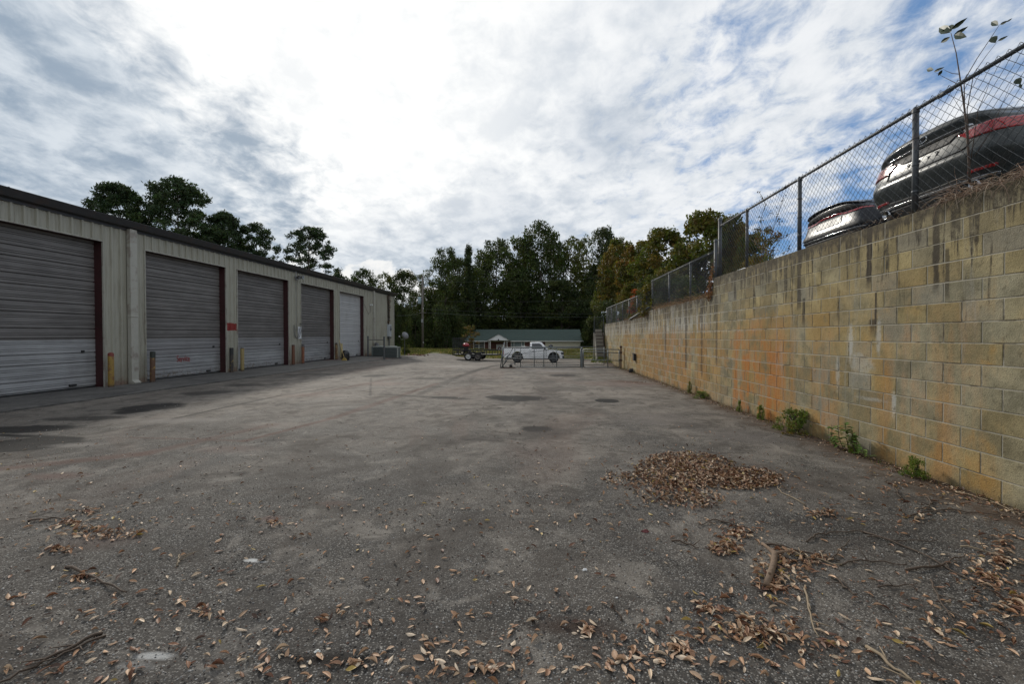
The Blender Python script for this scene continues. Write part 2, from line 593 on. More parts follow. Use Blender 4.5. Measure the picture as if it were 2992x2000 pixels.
    for a in (((1150, 834), (1090, 850), .28, dk, .6), ((1090, 850), (1040, 868), .25, dk, .55), ((1040, 868), (960, 905), .2, dk, .4), ((850, 866), (848, 908), .05, dk, .45, .3),
              ((560, 1012), (760, 960), .10, rd, .7), ((760, 960), (1000, 880), .16, rd, .6), ((700, 905), (900, 868), .25, rd, .45), ((300, 1000), (560, 1012), .07, rd, .5),
              ((0, 1070), (330, 1040), .20, rd, .6), ((330, 1040), (620, 975), .18, rd, .5), ((0, 985), (180, 998), .12, dk, .9), ((400, 955), (640, 905), .10, dk, .6), ((640, 905), (760, 888), .12, dk, .5),
              ((1260, 870), (1230, 1000), .5, (.06, .05, .045), .35), ((1040, 1010), (1290, 990), .35, (.055, .048, .043), .4), ((1400, 872), (1480, 880), .35, rd, .5), ((880, 905), (1060, 915), .25, dk, .5),
              ((1600, 880), (2346, 1180), .12, (.05, .038, .03), .55), ((1480, 862), (1600, 880), .2, (.05, .038, .03), .4)):
        strip(*a)
    # splashes of dried pale paint
    blob(574, 1286, 19, 4.4, (.52, .52, .50), .85, .5, 2.4)
    blob(598, 1290, 24, 2.4, (.42, .42, .41), .6, .6, 2.6)
    blob(355, 1506, 72, 16, (.42, .42, .405), .78, .6, 2.2)
    blob(312, 1530, 70, 22, (.27, .27, .26), .55, .8, 2.4)
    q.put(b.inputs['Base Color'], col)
    q.put(b.inputs['Roughness'], q.sm(n_mid, .3, .7, .80, .95))
    b.inputs['Specular IOR Level'].default_value = .10
    h = q.add(q.mul(q.sm(vd, .56, .15), .6), q.mul(n_sml, .5))
    nrm = q.bump(h, .8, .004)
    q.put(b.inputs['Normal'], q.bump(n_mid, .35, .03, nrm))
    return m


def lot_left(y):
    return -13.6 + 3.0 * sst(y, 34.5, 38.5) + .12 * math.sin(y * 1.3)


def lot_far(x):
    return 42.6 + .25 * math.sin(x * 1.1) + .18 * math.sin(x * 3.7 + 1) + 3.2 * sst(-x, 5.5, 9.5) - .8 * sst(x, 2, 4)


def in_lot(x, y):
    return lot_left(y) < x < 4.3 and y < lot_far(x)


xs = np.concatenate([np.arange(-400, -60, 20), np.arange(-60, -30, 2.0), np.arange(-30, 30, .5), np.arange(30, 60, 2), np.arange(60, 401, 20)])
ys = np.concatenate([np.arange(-60, -12, 4), np.arange(-12, 90, .5), np.arange(90, 200, 5), np.arange(200, 901, 50)])
gv = []
for x in xs:
    for y in ys:
        z = ground_z(float(x), float(y))
        if in_lot(x, y) or (x > -14.2 and x < 4.6 and y < 36): z -= .06
        gv.append((x, y, z))
ny = len(ys)
ii, jj = np.meshgrid(np.arange(len(xs) - 1), np.arange(ny - 1), indexing='ij')
a0 = (ii * ny + jj).ravel()
ground = fast_mesh('ground', np.array(gv), np.stack([a0, a0 + ny, a0 + ny + 1, a0 + 1], 1), ground_mat(), smooth=True)
tag(ground, kind='structure')


def lotfn(u, v):
    y = -12 + v * 60
    x = lot_left(y) + u * (4.205 - lot_left(y))
    yf = lot_far(x)
    y = -12 + v * (yf + 12)
    x = lot_left(y) + u * (4.205 - lot_left(y))
    return (x, y, ground_z(x, y) + .004)


lot = MB().grid(lotfn, 60, 150).build('asphalt_ground', asphalt_mat(), smooth=True)
tag(lot, kind='structure')

# the upper lot behind the block wall
am2 = mat('upper_asphalt', (.075, .073, .070), .9, var=.3, vscale=2, bump=.3, bscale=40)


def upfn(u, v):
    y = -25 + v * 95
    x0 = 4.40 if y < 28.2 else 4.4 + (y - 28) * .15 + 3.1
    x = x0 + u ** 1.6 * 60
    return (x, y, upper_z(y) + (0 if y < 28 else .02))


tag(MB().grid(upfn, 20, 95).build('upper_lot_ground', am2, smooth=True), kind='structure')

# concrete apron in front of the bay doors
cm = bpy.data.materials.new('stained_concrete'); cm.use_nodes = True
q = NT(cm.node_tree); b = cm.node_tree.nodes['Principled BSDF']
tc = q.new('ShaderNodeTexCoord').outputs['Object']
n1 = q.noise(tc, .8, 6, .65, .5); n2 = q.noise(tc, 9, 5, .6); yy = q.sep(tc)[1]
c = q.mix(q.sm(q.add(q.mul(n1, .6), q.mul(n2, .4)), .35, .65), (.038, .036, .034), (.115, .108, .098))
c = q.mix(q.mul(q.sm(yy, 16, 24), .40), c, (.16, .15, .13))
c = q.mix(q.mul(q.sm(q.noise(tc, .5, 5, .6), .55, .68), q.mul(q.sm(yy, 26, 30), .8)), c, (.17, .075, .05))
q.put(b.inputs['Base Color'], c); b.inputs['Roughness'].default_value = .85
q.put(b.inputs['Normal'], q.bump(n2, .4, .01))


def apron_x(y): return -11.25 + 1.2 * (y - 9) / 22.0


ap = MB()
for s0 in np.arange(-6, 36, 6.0):
    y0, y1 = s0 + .006, s0 + 6 - .006
    n = 6
    for i in range(n):
        ya, yb = y0 + (y1 - y0) * i / n, y0 + (y1 - y0) * (i + 1) / n
        za, zb = ground_z(-12.5, ya), ground_z(-12.5, yb)
        xa, xb = apron_x(ya), apron_x(yb)
        ga, gb = ground_z(xa, ya) + .035, ground_z(xb, yb) + .035
        if yb > 34: break
        ap.quad([(-13.9, ya, za + .035), (xa, ya, ga), (xb, yb, gb), (-13.9, yb, zb + .035)])
        ap.quad([(xa, ya, ga), (xa + .012, ya, ga - .09), (xb + .012, yb, gb - .09), (xb, yb, gb)])
tag(ap.build('concrete_pavement', cm), kind='structure')

# ================================================================== THE METAL SHOP BUILDING
SH = thing('metal_shop_building', 'long low beige ribbed metal workshop with roll-up bay doors along the left', 'building', (-13.7, 0, -.130))
SH.rotation_euler = (.0055, 0, -math.atan(.026))
WALLH, EAVE, DTOP = 5.08, 5.32, 4.50

wm = bpy.data.materials.new('beige_metal_siding'); wm.use_nodes = True
q = NT(wm.node_tree); b = wm.node_tree.nodes['Principled BSDF']
tc = q.new('ShaderNodeTexCoord').outputs['Object']
x, y, z = q.sep(tc)[:3]
n1 = q.noise(tc, .7, 5, .6); n2 = q.noise(q.xyz(q.mul(x, 3), q.mul(y, 9), q.mul(z, .9)), 1.0, 5, .6); n3 = q.noise(tc, 7, 5, .7)
c = q.mix(n1, (.29, .28, .225), (.39, .38, .315))
c = q.mix(q.mul(q.sm(n2, .48, .68), .50), c, (.19, .175, .13))
low = q.sm(q.add(z, q.mul(q.sub(n3, .5), 1.1)), 1.15, .0)
c = q.mix(q.mul(low, .55), c, (.20, .175, .13))
c = q.mix(q.mul(q.sm(q.add(z, q.mul(q.sub(n3, .5), .6)), .28, .0), .6), c, (.16, .07, .045))
rust = q.mul(q.sm(n3, .66, .72), q.sm(z, 2.4, .6))
c = q.mix(q.mul(rust, .8), c, (.10, .045, .03))
# brushed red paint between the second and third doors
ry = q.div(q.sub(y, 19.60), .335); rz_ = q.div(q.sub(z, 1.96), .17)
rr = q.m('MAXIMUM', q.m('ABSOLUTE', ry), q.m('ABSOLUTE', rz_))
rr = q.add(rr, q.mul(q.sub(q.noise(tc, 11, 5, .7), .5), 1.1))
c = q.mix(q.sm(rr, 1.0, .93), c, (.22, .022, .018))
q.put(b.inputs['Base Color'], c)
q.put(b.inputs['Roughness'], q.sm(n1, .3, .7, .45, .62))
q.put(b.inputs['Normal'], q.bump(n3, .12, .01))

DOORS = [(9.72, 13.72, 'colour'), (15.24, 19.22, 's'), (19.97, 24.06, ''), (25.30, 29.37, ''), (30.16, 34.27, 'w')]
Y0, Y1 = -4.0, 41.2


def rib_profile(ya, yb):
    pts = []
    P_ = .3048
    k0 = math.floor(ya / P_) - 1
    raw = []
    for kk in range(k0, int(yb / P_) + 2):
        c0 = kk * P_
        raw += [(c0 - .040, 0), (c0 - .022, .045), (c0 + .022, .045), (c0 + .040, 0),
                (c0 + .092, 0), (c0 + .098, .006), (c0 + .110, .006), (c0 + .116, 0),
                (c0 + .188, 0), (c0 + .194, .006), (c0 + .206, .006), (c0 + .212, 0)]
    def at(yv):
        for (a, b_) in zip(raw, raw[1:]):
            if a[0] <= yv <= b_[0]:
                t = (yv - a[0]) / max(1e-9, b_[0] - a[0]); return a[1] + t * (b_[1] - a[1])
        return 0
    pts = [(ya, at(ya))] + [p for p in raw if ya < p[0] < yb] + [(yb, at(yb))]
    return pts


wb = MB()


def ribbed(ya, yb, z0, z1):
    pr = rib_profile(ya, yb)
    for (a, b_) in zip(pr, pr[1:]):
        wb.quad([(a[1], a[0], z0), (b_[1], b_[0], z0), (b_[1], b_[0], z1), (a[1], a[0], z1)])


ribbed(Y0, Y1, DTOP, WALLH + .1)
edges = [Y0] + [e for d in DOORS for e in d[:2]] + [Y1]
for a, b_ in zip(edges[0::2], edges[1::2]): ribbed(a, b_, 0, DTOP)
# end walls and back
for yy_ in (Y0, Y1):
    wb.quad([(0, yy_, 0), (-18, yy_, 0), (-18, yy_, EAVE - .05), (-9, yy_, EAVE + .62), (0, yy_, EAVE - .05)])
wb.quad([(-18, Y0, 0), (-18, Y1, 0), (-18, Y1, EAVE), (-18, Y0, EAVE)])
wb.build('wall', wm, SH)
trim = mat('beige_trim', (.38, .37, .32), .5, var=.15, vscale=6, dirt=(.12, .07, .05), dscale=2.5, damt=.5)
for (ya, yb, _) in DOORS:
    tb = MB()
    tb.box(-.02, .040, ya - .035, ya, 0, DTOP + .03)
    tb.box(-.02, .040, yb, yb + .035, 0, DTOP + .03)
    tb.box(-.02, .043, ya, yb, DTOP, DTOP + .035)
    tb.build('door_trim', trim, SH)
MB().box(-.05, .045, Y1 - .09, Y1 + .02, 0, WALLH).build('corner_trim', trim, SH)
rf = MB()
rf.quad([(.30, Y0 - .4, EAVE), (.30, Y1 + .45, EAVE), (-9, Y1 + .45, EAVE + .68), (-9, Y0 - .4, EAVE + .68)])
rf.quad([(-9, Y0 - .4, EAVE + .68), (-9, Y1 + .45, EAVE + .68), (-18.3, Y1 + .45, EAVE), (-18.3, Y0 - .4, EAVE)])
rf.quad([(.30, Y0 - .4, EAVE - .03), (.30, Y1 + .45, EAVE - .03), (-9, Y1 + .45, EAVE + .65), (-9, Y0 - .4, EAVE + .65)])
roofm = mat('roof_metal', (.22, .22, .22), .5, .3, var=.15)
rf.build('roof', roofm, SH)
dk = mat('gutter_dark', (.050, .052, .056), .5, .2, var=.25, vscale=4, dirt=(.10, .06, .045), dscale=3, damt=.4)
gt = MB()
gt.prism([(.05, EAVE - .22), (.20, EAVE - .20), (.31, EAVE - .02), (.29, EAVE - .005), (.05, EAVE - .012)], Y0 - .4, Y1 + .42)
gt.box(-.01, .05, Y0, Y1, EAVE - .30, EAVE - .06)
for i in range(15): gt.box(.06, .335, Y0 + 3 * i, Y0 + 3 * i + .02, EAVE - .03, EAVE + .004)
gt.build('gutter', dk, SH)
for yc, wd in ((14.66, .13), (36.1, .09)):
    d_ = MB()
    d_.box(.034, .17, yc - wd, yc + wd, .05, EAVE - .24)
    d_.box(.030, .185, yc - wd - .01, yc + wd + .01, 2.2, 2.24)
    d_.prism([(.03, .0), (.25, -.0), (.27, .05), (.17, .12), (.03, .12)], yc - wd * .95, yc + wd * .95)
    d_.build('downspout', trim, SH, bevel=.01)

# doors
dm = bpy.data.materials.new('rollup_door_paint'); dm.use_nodes = True
q = NT(dm.node_tree); b = dm.node_tree.nodes['Principled BSDF']
tc = q.new('ShaderNodeTexCoord').outputs['Object']
x, y, z = q.sep(tc)[:3]
n1 = q.noise(q.xyz(x, q.mul(y, .8), q.mul(z, 2.2)), 1.1, 6, .65, .4); n3 = q.noise(tc, 9, 5, .7)
up = q.mix(q.sm(n1, .25, .75), (.118, .110, .104), (.190, .180, .171))
lo = q.mix(q.sm(n1, .25, .75), (.25, .253, .255), (.37, .375, .38))
lo = q.mix(q.mul(q.sm(z, 1.12, 1.16), q.mul(q.sm(z, 1.50, 1.46), 0.0)), lo, up)
edge = q.sm(q.add(z, q.mul(q.sub(q.noise(tc, 3, 3), .5), .02)), 1.475, 1.455)
white5 = q.m('GREATER_THAN', y, 30.0)
lo5 = q.mix(n1, (.40, .40, .40), (.53, .53, .53))
band = q.mul(q.mul(q.sm(z, .86, .88), q.m('GREATER_THAN', y, 15.0)), .75)
mid = q.mix(n1, (.19, .185, .185), (.28, .275, .28))
lo = q.mix(band, lo, mid)
c = q.mix(edge, up, lo)
c = q.mix(white5, c, lo5)
dirt = q.mul(q.sm(n3, .50, .62), q.sm(z, .42, .06))
c = q.mix(q.mul(dirt, q.mul(q.m('GREATER_THAN', y, 15), .85)), c, (.13, .09, .05))
c = q.mix(q.mul(q.sm(q.noise(q.xyz(x, y, q.mul(z, .25)), 2.2, 5, .6), .52, .72), .3), c, (.14, .13, .12))
q.put(b.inputs['Base Color'], c)
b.inputs['Roughness'].default_value = .5
q.put(b.inputs['Normal'], q.bump(n1, .08, .02))
maroon = mat('maroon_jamb', (.046, .012, .013), .5, var=.25, vscale=5, dirt=(.02, .010, .008), dscale=2)
black = mat('black_rubber', (.012, .012, .012), .7, var=.2)
dark_in = mat('dark_gap', (.008, .008, .008), .9)


def door_profile(h):
    pr = []
    per = .726
    cuts = []
    k_ = 0
    while k_ * per < h:
        o = k_ * per
        cuts += [(o + .030, .050, .036), (o + .315, .050, .036), (o + .12, .022, .020), (o + .17, .022, .020), (o + .42, .022, .020), (o + .47, .022, .020), (o + .60, .022, .020), (o + .65, .022, .020)]
        k_ += 1
    cuts.sort()
    pr.append((0.0, 0.0))
    for (zc_, dp, wd) in cuts:
        if zc_ + wd > h: break
        pr += [(zc_ - wd / 2, 0), (zc_ - wd / 5, -dp), (zc_ + wd / 5, -dp), (zc_ + wd / 2, 0)]
    pr.append((h, 0.0))
    return pr


for i, (ya, yb, kd) in enumerate(DOORS):
    d = MB()
    xp = -.26
    pr = door_profile(DTOP - .02)
    for (a, b_) in zip(pr, pr[1:]):
        d.quad([(xp + a[1], ya, a[0] + .035), (xp + a[1], yb, a[0] + .035), (xp + b_[1], yb, b_[0] + .035), (xp + b_[1], ya, b_[0] + .035)])
    door = d.build('roll_up_door', dm, SH)
    door['label'] = ['first bay door, nearest, cut by the frame edge', 'second bay door with red lettering', 'third bay door', 'fourth bay door with dark spot', 'fifth bay door, whitest of them'][i]
    s_ = MB(); s_.box(xp - .03, xp + .012, ya + .01, yb - .01, .0, .045); s_.build('bottom_seal', black, door)
    j = MB()
    j.box(-.40, -.005, yb, yb + .06, 0, DTOP)
    j.box(-.40, -.005, ya - .06, ya, 0, DTOP)
    j.box(-.40, -.005, ya, yb, DTOP + .002, DTOP + .06)
    j.build('door_jamb', maroon, SH)
    h_ = MB()
    h_.box(xp - .01, xp + .045, yb - .82, yb - .62, .10, .15)
    h_.build('handle', black, door)
    h_ = MB(); h_.box(xp - .01, xp + .03, yb - .44, yb - .36, 1.08, 1.15); h_.build('lock', black, door)
# red hand lettering on the second door
tcu = bpy.data.curves.new('lettering', 'FONT'); tcu.body = 'Service'; tcu.size = .26; tcu.extrude = .0015; tcu.offset = .004
to = bpy.data.objects.new('lettering_tmp', tcu); COL.objects.link(to)
bpy.context.view_layer.update()
tme = bpy.data.meshes.new_from_object(to)
COL.objects.unlink(to)
redp = mat('red_lettering_paint', (.24, .055, .055), .6, var=.3, vscale=12)
tme.materials.clear(); tme.materials.append(redp)
doors_l = [o for o in SH.children if o.name.startswith('roll_up_door')]
lt = bpy.data.objects.new('painted_lettering', tme); COL.objects.link(lt); lt.parent = doors_l[1]
vs = [v.co.copy() for v in tme.vertices]
w0 = min(v.x for v in vs); w1 = max(v.x for v in vs)
for v in tme.vertices:
    u_ = (v.co.x - w0) / (w1 - w0)
    yy_ = 16.88 + u_ * .64
    zz_ = .58 + v.co.y * 1.35 + .015 * math.sin(u_ * 11)
    v.co = Vector((-.252 + v.co.z, yy_, zz_))

# fittings on the shop wall
galv = mat('galvanised_steel', (.30, .31, .32), .45, .7, var=.2, vscale=10, dirt=(.13, .08, .05), dscale=6, damt=.35)
galv_dk = mat('weathered_steel_pipe', (.10, .11, .115), .55, .5, var=.35, vscale=9, dirt=(.10, .045, .025), dscale=5, damt=.6)
white_p = mat('white_plastic', (.62, .63, .64), .4, var=.08)
# all of the following live in the shop's own frame through SHW(): local -> world
SHM = Matrix.Translation(SH.location) @ SH.rotation_euler.to_matrix().to_4x4()


def SHW(x, y, z): return SHM @ Vector((x, y, z))


def on_shop(name, label, cat, x, y, z, group=None):
    t = thing(name, label, cat, SHW(x, y, z), 0, group)
    t.rotation_euler = SH.rotation_euler
    return t


t = on_shop('security_light', 'twin headed grey security light on a bracket under the eave', 'light', .035, 24.75, 4.72)
MB().box(0, .06, -.10, .10, -.10, .10).tube([(.03, 0, .1), (.03, 0, .38)], .018).build('bracket', galv, t)
MB().tube([(.05, -.05, 0), (.20, -.18, -.02)], .02).lathe([(.03, .0), (.05, .02), (.10, .12), (.11, .18), (.0, .17)], 14, axis='x', c=(.16, -.2, 0)).build('lamp_head', galv_dk, t)
MB().tube([(.05, .05, 0), (.20, .16, .02)], .02).lathe([(.03, .0), (.05, .02), (.10, .12), (.11, .18), (.0, .17)], 14, axis='x', c=(.16, .18, .05)).build('lamp_head', galv, t)
MB().tube([(.03, 0, -.1), (.03, -.02, -2.9)], .012, 5).build('cable', galv_dk, t)
t = on_shop('security_camera', 'small white security camera with a dangling cable near the far downspout', 'camera', .035, 35.45, 3.92)
MB().box(0, .03, -.06, .06, -.06, .06).tube([(.02, 0, 0), (.14, 0, -.03)], .02).build('mount', white_p, t)
MB().lathe([(0, -.10), (.05, -.10), (.055, .1), (.045, .12), (0, .12)], 14, axis='y', c=(.17, -.05, .0)).build('camera_body', white_p, t)
MB().tube([(.02, -.02, -.05), (.03, .0, -.5), (.03, -.35, -.75), (.03, -1.35, .12)], .010, 5).build('cable', galv_dk, t)
t = on_shop('wall_sign', 'white notice board hanging on the wall beside the fourth door', 'sign', .05, 25.08, 1.38)
MB().box(0, .02, -.17, .17, 0, .68).build('board', white_p, t)
MB().box(.0205, .022, -.12, .12, .50, .56).box(.0205, .022, -.12, .10, .40, .43).box(.0205, .022, -.12, .12, .32, .35).box(.0205, .022, -.12, .06, .24, .27).build('printed_lines', mat('faded_print', (.35, .36, .38), .6), t)
t = on_shop('hose', 'thin grey hose looped over a hook above the white notice', 'hose', .06, 25.0, 1.4)
t2 = MB()
pts = [(0, -.50, .75), (.01, -.48, .2), (.01, -.3, .02), (.02, -.12, .08), (.05, .02, .5), (.06, .18, .85), (.05, .30, .82), (.05, .18, .45), (.04, 0, .1), (.02, -.2, .0), (.01, -.36, .12), (0, -.40, .72)]
t2.tube(pts, .014, 6)
o = t2.build('rubber_tube', mat('grey_hose', (.16, .16, .155), .6), t)
MB().box(-.03, .08, .16, .22, .80, .84).build('hook', galv_dk, t)
# electric meter box and conduit
t = on_shop('meter_box', 'tall pale grey electric meter box on the wall near the far corner', 'meter box', .035, 39.55, 1.45)
MB().box(0, .22, -.26, .26, 0, 1.05).build('cabinet', mat('pale_grey_enamel', (.40, .43, .45), .45, var=.1), t, bevel=.015)
MB().box(.222, .24, -.2, .2, .5, .9).lathe([(0, .0), (.09, .0), (.09, .08), (.06, .11), (0, .11)], 16, axis='x', c=(.24, .0, .68)).build('meter', galv, t)
MB().tube([(.1, 0, 0), (.1, 0, -1.42)], .05, 8).tube([(.08, 0, 1.05), (.08, 0, 3.5)], .035, 8).box(.02, .2, -.30, .30, -.16, -.06).build('conduit', galv_dk, t)

# block wall ---------------------------------------------------------------
WX = 4.205
CH = .2055
bm_ = bpy.data.materials.new('weathered_concrete_block'); bm_.use_nodes = True
q = NT(bm_.node_tree); b = bm_.node_tree.nodes['Principled BSDF']
tc = q.new('ShaderNodeTexCoord').outputs['Object']
at = q.new('ShaderNodeAttribute', attribute_name='tint')
x, y, z = q.sep(tc)[:3]
tr, tg, tb_ = q.sep(at.outputs['Vector'])[:3]
yz = q.xyz(0.0, y, z)
n_l = q.noise(yz, .55, 5, .6, .4); n_m = q.noise(yz, 2.4, 6, .65, .3); n_s = q.noise(yz, 13, 5, .7); n_f = q.noise(tc, 90, 4, .7)
# vertical runs: stretched in height
run = q.noise(q.xyz(0.0, q.mul(y, 5.0), q.mul(z, .42)), 1.0, 6, .68, .25)
run2 = q.noise(q.xyz(5.0, q.mul(y, 2.2), q.mul(z, .30)), 1.0, 6, .66, .35)
run3 = q.noise(q.xyz(9.0, q.mul(y, 9.0), q.mul(z, .7)), 1.0, 5, .62, .2)
grey = q.mix(q.sm(n_m, .3, .7), (.17, .155, .10), (.37, .34, .235))
buff = q.mix(q.sm(n_m, .3, .7), (.20, .16, .075), (.43, .35, .175))
c = q.mix(q.sm(q.add(q.mul(tr, .45), q.add(n_l, -.22)), .18, .75), grey, buff)
c = q.mix(q.mul(q.sm(tb_, .55, 1.0), .30), c, (.13, .115, .075))
c = q.mix(q.mul(q.sm(tg, .86, .90), .42), c, (.25, .245, .22))
c = q.mix(q.mul(q.sm(tg, .22, .16), .42), c, (.17, .125, .060))
# yellow ochre wash
och = q.sm(q.add(q.mul(n_l, .45), q.add(q.mul(n_m, .36), q.mul(run2, .35))), .535, .65)
och = q.mul(och, q.add(.35, q.mul(tb_, .65)))
c = q.mix(q.mul(och, q.mul(q.sm(z, 2.5, 1.7), .62)), c, q.mix(n_s, (.26, .135, .022), (.44, .25, .055)))
# rust orange seep, strongest about nine metres down and along the far stretch
def gauss(cen, half):
    e_ = q.m('ABSOLUTE', q.div(q.sub(y, cen), half))
    return q.sm(e_, 1.0, .25)
seep = q.mx(gauss(9.0, 1.8), q.mul(gauss(14.5, 5.2), .62))
seep = q.mx(seep, q.mul(gauss(5.2, 1.2), .32))
seep = q.mx(seep, q.mul(gauss(6.9, .45), .35))
ru = q.mul(q.mul(seep, q.sm(q.add(z, q.mul(q.sub(run2, .5), 2.2)), 2.10, 1.30)), q.sm(q.add(q.mul(run, .55), q.add(q.mul(run2, .42), q.mul(q.sub(n_m, .5), .5))), .40, .60))
c = q.mix(q.mul(ru, 1.0), c, q.mix(n_s, (.28, .090, .015), (.52, .20, .035)))
brown = q.mul(q.mul(q.sm(y, 10, 12.5), q.sm(q.add(z, q.mul(q.sub(run, .5), 1.8)), 2.0, 1.4)), q.sm(y, 25, 20))
c = q.mix(q.mul(brown, q.mul(q.sm(q.add(q.mul(run2, .6), q.mul(tb_, .35)), .36, .62), .75)), c, q.mix(n_m, (.22, .115, .028), (.36, .22, .08)))
# lime bloom: pale runs
lime = q.mul(q.sm(run, .56, .68), q.sm(z, .2, 1.0))
c = q.mix(q.mul(lime, .42), c, (.34, .335, .29))
lime2 = q.mul(q.mul(q.sm(y, 10.9, 12), q.sm(q.m('ABSOLUTE', q.sub(z, 1.88)), .34, .08)), q.sm(run3, .45, .55))
c = q.mix(q.mul(lime2, .75), c, (.46, .45, .41))
# a ring of chalky marks by the middle
for (cy_, cz_, hw, hh, am) in ((6.15, 1.15, .26, .16, .35), (6.35, 1.42, .06, .28, .5), (5.85, 1.5, .05, .26, .45), (6.6, 1.0, .05, .3, .35), (5.6, .72, .04, .2, .45), (6.0, .72, .30, .03, .3)):
    ey = q.div(q.sub(y, cy_), hw); ez = q.div(q.sub(z, cz_), hh)
    er = q.add(q.m('SQRT', q.add(q.mul(ey, ey), q.mul(ez, ez))), q.mul(q.sub(n_s, .5), 1.6))
    c = q.mix(q.mul(q.sm(er, 1.1, .4), am), c, (.52, .54, .53))
# black mould running down from the top edge
topz = q.add(2.877, q.add(q.mul(q.m('GREATER_THAN', y, 11.08), -.411), q.mul(q.m('GREATER_THAN', y, 17.2), -.2055)))
dep = q.sub(topz, z)
ln = q.add(.12, q.mul(q.m('POWER', q.sm(run3, .42, .74), 1.4), 1.7))
ln = q.add(ln, q.mul(q.sm(run, .58, .72), .9))
mould = q.mul(q.sm(q.div(dep, ln), 1.0, .45), q.sm(dep, -.02, .01))
mould = q.mul(mould, q.add(.45, q.mul(q.sm(n_s, .35, .6), .55)))
c = q.mix(q.mul(mould, .92), c, q.mix(n_m, (.012, .010, .008), (.045, .036, .026)))
# far stretch: pale lime and black runs side by side under the coping
fz = q.mul(q.sm(y, 10.8, 12.0), q.sm(dep, 1.0, .35))
cz = q.noise(q.xyz(2.0, q.mul(y, 3.2), q.mul(z, .9)), 1.0, 6, .68, .3)
c = q.mix(q.mul(q.mul(fz, q.sm(cz, .50, .58)), .70), c, (.42, .405, .36))
c = q.mix(q.mul(q.mul(fz, q.sm(cz, .46, .38)), .80), c, (.026, .021, .017))
for zc0 in (1.05, 1.64, 1.85, 2.06):
    ln_ = q.sm(q.m('ABSOLUTE', q.sub(z, zc0 - .01)), .035, .012)
    c = q.mix(q.mul(q.mul(ln_, q.sm(y, 6.0, 12.0)), q.mul(q.sm(run3, .42, .60), .55)), c, (.42, .405, .355))
for (cy_, hw, zt, zb, am) in ((5.05, .045, 2.9, 2.0, .85), (4.92, .03, 2.4, 1.9, .7), (7.55, .06, 2.9, 1.95, .8), (7.42, .04, 2.1, 1.7, .8), (6.02, .05, 2.9, 2.15, .85), (5.9, .02, 2.05, 1.55, .9), (5.95, .06, 1.72, 1.55, .8),
                              (8.5, .03, 2.9, 2.45, .8), (9.9, .05, 2.9, 2.3, .85), (10.86, .07, 2.9, .9, .55), (13.0, .09, 2.5, .6, .7), (11.8, .08, 2.5, .5, .6), (15.0, .1, 2.4, 1.0, .6), (3.95, .05, 2.2, 1.9, .6)):
    ey = q.add(q.m('ABSOLUTE', q.div(q.sub(y, cy_), hw)), q.mul(q.sub(q.noise(tc, 7, 4), .5), 1.8))
    mk = q.mul(q.sm(ey, 1.2, .5), q.mul(q.sm(z, zb - .12, zb + .12), q.sm(z, zt + .02, zt - .02)))
    c = q.mix(q.mul(mk, am), c, (.028, .022, .018))
# the darker upper courses
c = q.mix(q.mul(q.sm(q.add(dep, q.mul(q.sub(n_l, .5), .8)), .75, .1), .40), c, q.mix(n_m, (.075, .062, .045), (.15, .125, .09)))
# pores and grime
c = q.mix(q.mul(q.sm(n_s, .54, .70), .55), c, (.09, .075, .045))
c = q.mix(q.mul(q.sm(q.noise(yz, 55, 4, .7), .57, .68), .6), c, (.06, .048, .03))
c = q.mix(q.mul(q.sm(q.add(z, q.mul(q.sub(n_m, .5), .3)), .12, .0), .5), c, (.09, .075, .05))
q.put(b.inputs['Base Color'], c)
b.inputs['Roughness'].default_value = .92
b.inputs['Specular IOR Level'].default_value = .25
q.put(b.inputs['Normal'], q.bump(q.add(q.mul(n_f, .55), q.mul(n_s, .8)), .9, .012))


def block_wall():
    rr = random.Random(3)
    V, Q, C = [], [], []
    Yend = 27.7
    for row in range(14):
        z0 = row * CH - (.0 if row else .06); z1 = (row + 1) * CH
        ym = 11.08 if row >= 12 else (17.2 if row == 11 else Yend)
        y = -5.0 + (.20 if row % 2 else 0)
        while y < ym - .02:
            y2 = min(y + .4064, ym)
            g_ = .0058
            off = rr.uniform(-.0015, .0015)
            a, b2, c2, d2 = y + g_, y2 - g_, z0 + .0052, z1 - .0052
            if row in (11, 13) and z1 > 2.2: d2 = z1
            x0 = WX + off
            e = .004
            base = len(V)
            V += [(x0, a + e, c2 + e), (x0, b2 - e, c2 + e), (x0, b2 - e, d2 - e), (x0, a + e, d2 - e),
                  (x0 + e, a, c2), (x0 + e, b2, c2), (x0 + e, b2, d2), (x0 + e, a, d2),
                  (WX + .2, a, c2), (WX + .2, b2, c2), (WX + .2, b2, d2), (WX + .2, a, d2)]
            t = (rr.random(), rr.random(), rr.random())
            C += [t] * 12
            Q += [(base, base + 1, base + 2, base + 3)]
            for i in range(4):
                j = (i + 1) % 4
                Q += [(base + i, base + 4 + i, base + 4 + j, base + j), (base + 4 + i, base + 8 + i, base + 8 + j, base + 4 + j)]
            Q += [(base + 8, base + 11, base + 10, base + 9)]
            y = y2
    return np.array(V), np.array(Q), np.array(C)


V_, Q_, C_ = block_wall()
bw = fast_mesh('retaining_wall', V_, Q_, bm_, colors=C_)
tag(bw, 'tall concrete block retaining wall stained ochre, rust and black on the right', 'wall')
mo = MB()
mo.box(WX + .004, WX + .19, -5, 11.077, -.1, 2.873).box(WX + .004, WX + .19, 11.077, 17.197, -.1, 2.462).box(WX + .004, WX + .19, 17.197, 27.697, -.1, 2.256)
mo.build('mortar', mat('mortar', (.33, .305, .245), .95, var=.35, vscale=2.5, bump=.4, dirt=(.07, .055, .035), dscale=3, damt=.9), bw)

